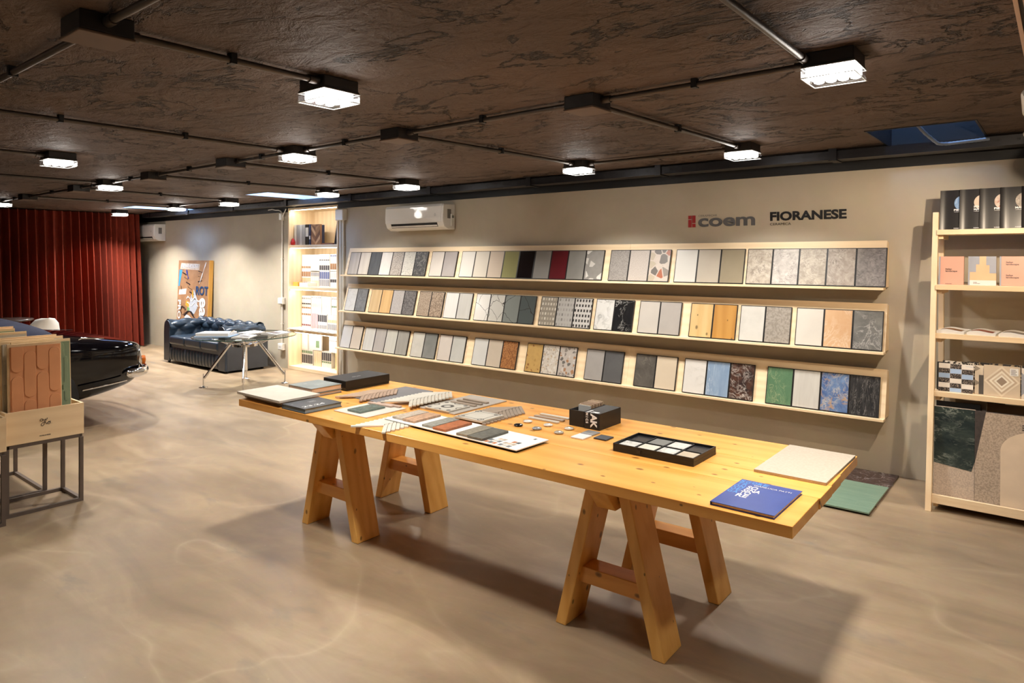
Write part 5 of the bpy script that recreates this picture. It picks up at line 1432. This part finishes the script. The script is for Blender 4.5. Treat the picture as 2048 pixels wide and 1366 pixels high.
# ---------------------------------------------------------------- rust red curtain
M_CURT = NB('rust_velvet')
_n = M_CURT.noise(M_CURT.co((30, 30, 3)), 4, 3)
M_CURT.col(M_CURT.ramp(_n.outputs['Fac'], [(0.3, lin((114, 34, 14))), (0.7, lin((142, 47, 20)))]))
M_CURT.set(Roughness=0.85, Sheen_Weight=0.0)
m = MB()
def PC(u, v):
    yb = -1.4 + u * 6.93; yt = -1.4 + u * 6.86
    f = 1 - v
    near_end = max(0, (u - .86) / .14)
    fold = 2 * math.pi * (u * 54 + near_end * 2.2)
    amp = .10 + .03 * math.sin(u * 37) + .012 * math.sin(u * 91)
    x = -13.2 + amp * (.75 + .45 * f) * math.sin(fold + .35 * math.sin(u * 60 + f * 1.2)) + .02 * f * math.sin(u * 43 + 2)
    y = (yb * f + yt * v) + .010 * math.cos(fold) * (.6 + .4 * f)
    return (x, y, .015 + v * 2.40)
tag(ob('curtain', m.grid(PC, 900, 10), M_CURT.m), 'floor-length rust red pleated curtain at the far left', 'curtain')

# ---------------------------------------------------------------- dark classic car, only its tail in view
car = thing('classic_car', 'glossy black convertible car parked at the left, tail towards the wall', 'car', (-7.8, .9, 0))
M_PAINT = plain('black_car_paint', (7, 7, 12), .06, var=.02)
M_TOP = plain('navy_soft_top', (27, 33, 60), .85)
ST = [(2.16, .36, .46, .70, .715), (2.13, .58, .41, .745, .765), (2.05, .70, .36, .775, .80), (1.90, .76, .325, .80, .84), (1.65, .79, .275, .825, .885), (1.35, .80, .235, .85, .925), (1.05, .81, .22, .865, .945), (.6, .812, .28, .875, .95), (0, .815, .26, .875, .93), (-.6, .815, .26, .87, .92), (-1.1, .80, .27, .85, .91), (-1.6, .77, .29, .81, .87), (-1.9, .68, .33, .74, .79), (-2.02, .5, .38, .66, .70)]
def sect(hw, zb, zs, zt):
    r = [(0, zb), (hw * .66, zb), (hw * .82, zb + .03), (hw * .93, zb + (zs - zb) * .26), (hw, zb + (zs - zb) * .56), (hw * .985, zs - .03), (hw * .93, zs + .012), (hw * .70, zs + (zt - zs) * .72), (hw * .35, zt - .004), (0, zt)]
    return r + [(-a, b) for a, b in r[-2:0:-1]]
m = MB(); vs = []; fs = []
secs = [sect(*s[1:]) for s in ST]; n = len(secs[0])
for s, sc_ in zip(ST, secs): vs += [(a, s[0], b) for a, b in sc_]
for i in range(len(ST) - 1):
    for k in range(n): fs.append((i * n + k, i * n + (k + 1) % n, (i + 1) * n + (k + 1) % n, (i + 1) * n + k))
fs.append(tuple(range(n))); fs.append(tuple(range((len(ST) - 1) * n, len(ST) * n)))
m.add(vs, fs, None, True)
ob('body', m, M_PAINT, car, subsurf=2)
ob('trunk_seam', MB().tube([(-.62, 1.2, .905), (-.60, 1.9, .838)], .003, 6), M_BLACK, car)
tops = [(1.40, .52, .91), (1.30, .60, .985), (1.05, .64, 1.075), (.7, .65, 1.15), (.2, .65, 1.21), (-.4, .62, 1.2), (-.75, .60, 1.05)]
m = MB(); vs = []; fs = []
for y, hw, z in tops:
    vs += [(-hw - .05, y, .90), (-hw, y, .90 + (z - .90) * .62), (-hw * .72, y, .90 + (z - .90) * .95), (0, y, z), (hw * .72, y, .90 + (z - .90) * .95), (hw, y, .90 + (z - .90) * .62), (hw + .05, y, .90)]
for i in range(len(tops) - 1):
    for k in range(6): fs.append((i * 7 + k, i * 7 + k + 1, (i + 1) * 7 + k + 1, (i + 1) * 7 + k))
fs.append(tuple(range(7))); m.add(vs, fs, None, True)
ob('soft_top', m, M_TOP, car, subsurf=2)
def side_x(y):
    for (ya, ha, *_), (yb_, hb_, *_) in zip(ST[:-1], ST[1:]):
        if yb_ <= y <= ya: return hb_ + (ha - hb_) * (y - yb_) / (ya - yb_)
    return .8
for sx in (1, -1):
    pts = [(sx * (side_x(y) * .975 + .004), y, z) for y, z in ((1.52, .405), (1.65, .415), (1.8, .428), (1.92, .44))]
    ob('trim_strip', MB().tube(pts, .010, 8), M_CHROME, car)
    # tail lamp on the rear corner
    sur = ob('lamp_surround', MB().tube([(sx * .60, 2.10, .52), (sx * .625, 2.085, .60), (sx * .62, 2.07, .70), (sx * .58, 2.04, .775)], [.022, .030, .026, .012], 10), M_CHROME, car)
    ob('tail_lamp', MB().lathe([(.0, -.045), (.020, -.04), (.026, 0), (.020, .04), (.0, .045)], 16), plain('amber_lens', (214, 110, 22), .12), sur, (sx * .625, 2.118, .605), (0, 0, 0))
bp = [(-.72, 1.86), (-.75, 2.0), (-.68, 2.13), (-.5, 2.21), (-.25, 2.235), (0, 2.24), (.25, 2.235), (.5, 2.21), (.68, 2.13), (.75, 2.0), (.735, 1.90)]
m = MB()
vs = []; fs = []
bx = [(-.022, -.05), (.012, -.045), (.024, 0), (.012, .045), (-.022, .05)]
for i, (x, y) in enumerate(bp):
    x0_, y0_ = bp[max(i - 1, 0)]; x1_, y1_ = bp[min(i + 1, len(bp) - 1)]
    d = Vector((x1_ - x0_, y1_ - y0_)).normalized(); nx, ny = -d.y, d.x
    vs += [(x + nx * a, y + ny * a, .50 + b) for a, b in bx]
for i in range(len(bp) - 1):
    for k in range(5): fs.append((i * 5 + k, i * 5 + (k + 1) % 5, (i + 1) * 5 + (k + 1) % 5, (i + 1) * 5 + k))
fs += [tuple(range(5)), tuple(range(len(vs) - 5, len(vs)))]
m.add(vs, fs, None, True); ob('rear_bumper', m, M_CHROME, car, subsurf=1)
ob('aerial', MB().tube([(.735, 1.50, .868), (.735, 1.53, .878), (.73, 1.72, .862)], [.011, .009, .004], 8), M_CHROME, car)
for yy in (1.12, -1.15):
    for sx in (1, -1):
        MX = Matrix.Translation((sx * .70, yy, .295)) @ Matrix.Rotation(R(90), 4, 'Y')
        ob('wheel_arch', MB().lathe([(.0, -.1), (.355, -.1), (.365, .118), (.0, .119)], 40, Matrix.Translation((sx * .695, yy, .33)) @ Matrix.Rotation(R(90) * sx, 4, 'Y')), M_BLACK, car)
        tyr = ob('tyre', MB().lathe([(.18, -.085), (.27, -.088), (.295, -.06), (.295, .06), (.27, .088), (.18, .085)], 36, Matrix.Translation((sx * .735, yy, .295)) @ Matrix.Rotation(R(90), 4, 'Y')), M_BLK, car)
        ob('hub_cap', MB().lathe([(.0, .05), (.10, .05), (.18, .03), (.185, .0), (.0, 0)], 28, Matrix.Translation((sx * .79, yy, .295)) @ Matrix.Rotation(R(90) * sx, 4, 'Y')), M_CHROME, tyr)

# ---------------------------------------------------------------- white shell chairs behind the car
def shell_chair(x, y, rz, label):
    t = thing('shell_chair', label, 'chair', (x, y, 0), rz, 'white shell chairs by the curtain')
    pr_ = [(.23, .43, .21), (.20, .455, .235), (.08, .44, .24), (-.06, .425, .245), (-.16, .44, .24), (-.205, .50, .235), (-.225, .60, .225), (-.245, .72, .195), (-.26, .79, .13), (-.262, .805, .05)]
    def P(u, v):
        s = v * (len(pr_) - 1); i = min(int(s), len(pr_) - 2); f = s - i
        yy, zz, hw = (pr_[i][k] + (pr_[i + 1][k] - pr_[i][k]) * f for k in range(3))
        a = (u - .5) * 2
        return (a * hw, yy + (.07 * a * a if v > .5 else 0), zz + (.06 * a * a if v < .55 else .0))
    o = ob('shell', MB().grid(P, 14, 27), M_WHITE, t)
    so = o.modifiers.new('solid', 'SOLIDIFY'); so.thickness = .008
    for sx in (-1, 1):
        for sy in (-1, 1): ob('leg', MB().tube([(sx * .13, sy * .12, .41), (sx * .22, sy * .21, 0)], [.013, .009], 8), M_SHELFWOODZ, t)
    ob('leg_brace', MB().tube([(-.16, -.15, .26), (.16, .15, .26)], .005, 6).tube([(-.16, .15, .26), (.16, -.15, .26)], .005, 6), M_BLACK, t)
shell_chair(-10.98, 3.22, R(105), 'white shell chair behind the car, in front of the curtain')
shell_chair(-12.5, 2.9, R(-60), 'second white shell chair at the left edge, mostly hidden by the car')
t = thing('cafe_table', 'dark round table between the white shell chairs', 'table', (-11.85, 3.10, 0))
ob('table_top', MB().lathe([(.0, .715), (.33, .715), (.335, .728), (.33, .74), (.0, .74)], 40), plain('dark_table_top', (70, 58, 54), .25), t); ob('column', MB().tube([(0, 0, .02), (0, 0, .715)], .03, 12), M_BLACK, t); ob('base', MB().lathe([(.0, 0), (.22, 0), (.2, .015), (.03, .03), (.0, .03)], 30), M_BLACK, t)

# ---------------------------------------------------------------- birch crates of sample boards on steel stands
M_STAND = plain('taupe_steel', (104, 92, 84), .45, .2)
M_CRATE = wood('crate_ply', (246, 218, 176), (236, 204, 158), .5, 'y'); M_CRATEX = wood('crate_ply_x', (246, 218, 176), (236, 204, 158), .5, 'x')
def crate(x0_, x1_, y0_, y1_, label, logo=True):
    t = thing('sample_crate', label, 'crate', (x0_, y0_, 0)); w_ = x1_ - x0_; d = y1_ - y0_; q = .022; zt = .45
    for x in (0, w_ - q):
        for y in (0, d - q): ob('stand_leg', MB().box(x, x + q, y, y + q, 0, zt - q), M_STAND, t)
    for z in (0.0, zt - q):
        for y in (0, d - q): ob('stand_rail', MB().box(q, w_ - q, y, y + q, z, z + q), M_STAND, t)
        for x in (0, w_ - q): ob('stand_rail', MB().box(x, x + q, q, d - q, z, z + q), M_STAND, t)
    p = .014
    sd = ob('crate_side', MB().box(w_ - p, w_ + .002, -.002, d + .002, zt + .0005, .655), M_CRATE, t, bevel=.001); ob('crate_side', MB().box(-.002, p, -.002, d + .002, zt + .0005, .655), M_CRATE, t, bevel=.001)
    for y in (-.002, d - p + .002): ob('crate_end', MB().box(p + .0003, w_ - p - .0003, y, y + p, zt + .0005, .655), M_CRATEX, t, bevel=.001)
    ob('crate_floor', MB().box(p, w_ - p, p, d - p, zt + .0005, zt + .01), M_CRATEX, t)
    if logo:
        rt = (R(90), 0, R(90))
        me = text_fit('FIORANESE', .062, .0075, .03); ob('lettering', me, M_DINK, sd, (w_ + .0026, d * .5 - .035, .478), rt)
        # brush script drawn as one pen line
        def sc(pts, r=.0016):
            ob('script', MB().tube([(w_ + .003, d * .5 - .032 + a, .545 + b) for a, b in pts], r, 6), M_DINK, sd)
        def arc(cx, cy, rx, ry, a0, a1, n=14): return [(cx + rx * math.cos(R(a0 + (a1 - a0) * i / n)), cy + ry * math.sin(R(a0 + (a1 - a0) * i / n))) for i in range(n + 1)]
        sc(arc(.009, .037, .009, .007, 20, 330) + arc(.026, .041, .014, .006, 200, 330) + [(.040, .046)])
        sc([(.029, .042), (.027, .028), (.022, .010)] + arc(.014, .008, .008, .008, 0, -200) + [(.014, .020), (.022, .022), (.030, .022)])
        sc([(.030, .022), (.034, .010), (.037, .008), (.041, .014)]); sc([(.0345, .029), (.0352, .030)], .0024)
        sc([(.041, .014)] + arc(.050, .014, .0075, .008, 160, 520, 20) + [(.060, .022)]); sc([(.064, .008), (.0645, .0085)], .0026)
    return t
crate(-5.46, -5.106, 1.332, 1.768, 'birch crate with brush-script lettering on a steel stand, holding the terracotta board')
crate(-5.33, -4.982, .86, 1.305, 'birch crate cut off by the left edge of the picture')
crate(-6.13, -5.478, 1.20, 1.672, 'steel stand with a crate behind the brush-script crate', False)
def sample_board(x, y0_, y1_, z0, z1, face, label, caps=None, lean=3.0):
    t = thing('sample_board', label, 'sample board', (x, y0_, z0)); t.rotation_euler = (0, R(-lean), 0)
    w_ = y1_ - y0_; h = z1 - z0
    ob('backing', MB().box(-.012, 0, 0, w_, 0, h), M_CRATE, t)
    fc_ = ob('face', MB().box(0, .006, .012, w_ - .006, 0, h - .018), face, t)
    for (cy, cw, za, zb_) in (caps or []):
        r = cw / 2; poly = []
        lo, hi = max(za, 0.0), min(zb_, h - .0185)
        a0 = [(cy + r * math.cos(R(a)), zb_ - r + r * math.sin(R(a))) for a in range(0, 181, 15)]
        a1 = [(cy + r * math.cos(R(a)), za + r + r * math.sin(R(a))) for a in range(180, 361, 15)]
        poly = [(a, min(max(b, lo), hi)) for a, b in a0 + a1]
        out = []
        for pnt in poly:
            if not out or math.dist(out[-1], pnt) > 1e-5: out.append(pnt)
        if math.dist(out[0], out[-1]) < 1e-5: out.pop()
        ob('capsule_relief', MB().prism(out, .0055, .0105, 'x'), face, fc_, bevel=.004, seg=3)
    return t
M_TERRA = plain('terracotta_glaze', (228, 160, 112), .45, var=.04); M_SAGE = plain('sage_glaze', (136, 154, 124), .45, var=.04); M_GRYG = plain('grey_glaze', (196, 190, 180), .4, var=.03)
caps = [(.050, .066, .43, .75), (.050, .066, .10, .405), (.119, .066, .265, .56), (.119, .066, -.1, .25), (.190, .066, .435, .75), (.190, .066, .10, .42), (.258, .066, .285, .575), (.258, .066, -.05, .27)]
sample_board(-5.165, 1.366, 1.664, .462, 1.072, M_TERRA, 'terracotta sample board with raised capsule shapes standing in the crate', caps)
sample_board(-5.215, 1.40, 1.735, .462, 1.078, M_SAGE, 'sage green sample board with capsule shapes behind the terracotta one', [(.26, .075, .30, .60), (.26, .075, -.1, .285), (.30, .03, .2, .5)])
sample_board(-5.20 - .045, 1.345, 1.65, .462, 1.084, M_GRYG, 'pale grey sample board with capsule shapes in the crate', [(.03, .03, -.1, .35), (.03, .03, .37, .75)])
sample_board(-5.30, 1.350, 1.72, .462, 1.092, M_GRYG, 'pale sample board further back in the brush-script crate')
sample_board(-5.36, 1.350, 1.70, .462, 1.098, M_TERRA, 'rear sample board in the brush-script crate, only its wooden edge showing')
sample_board(-5.62, 1.22, 1.60, .462, 1.11, M_GRYG, 'wood-backed sample board in the crate behind, front one')
sample_board(-5.80, 1.22, 1.58, .462, 1.12, M_SAGE, 'wood-backed sample board in the crate behind, middle one')
sample_board(-5.98, 1.22, 1.62, .462, 1.12, M_TERRA, 'wood-backed sample board in the crate behind, rear one')
sample_board(-5.05, .90, 1.25, .462, .90, M_GRYG, 'low sample board in the crate at the left picture edge')
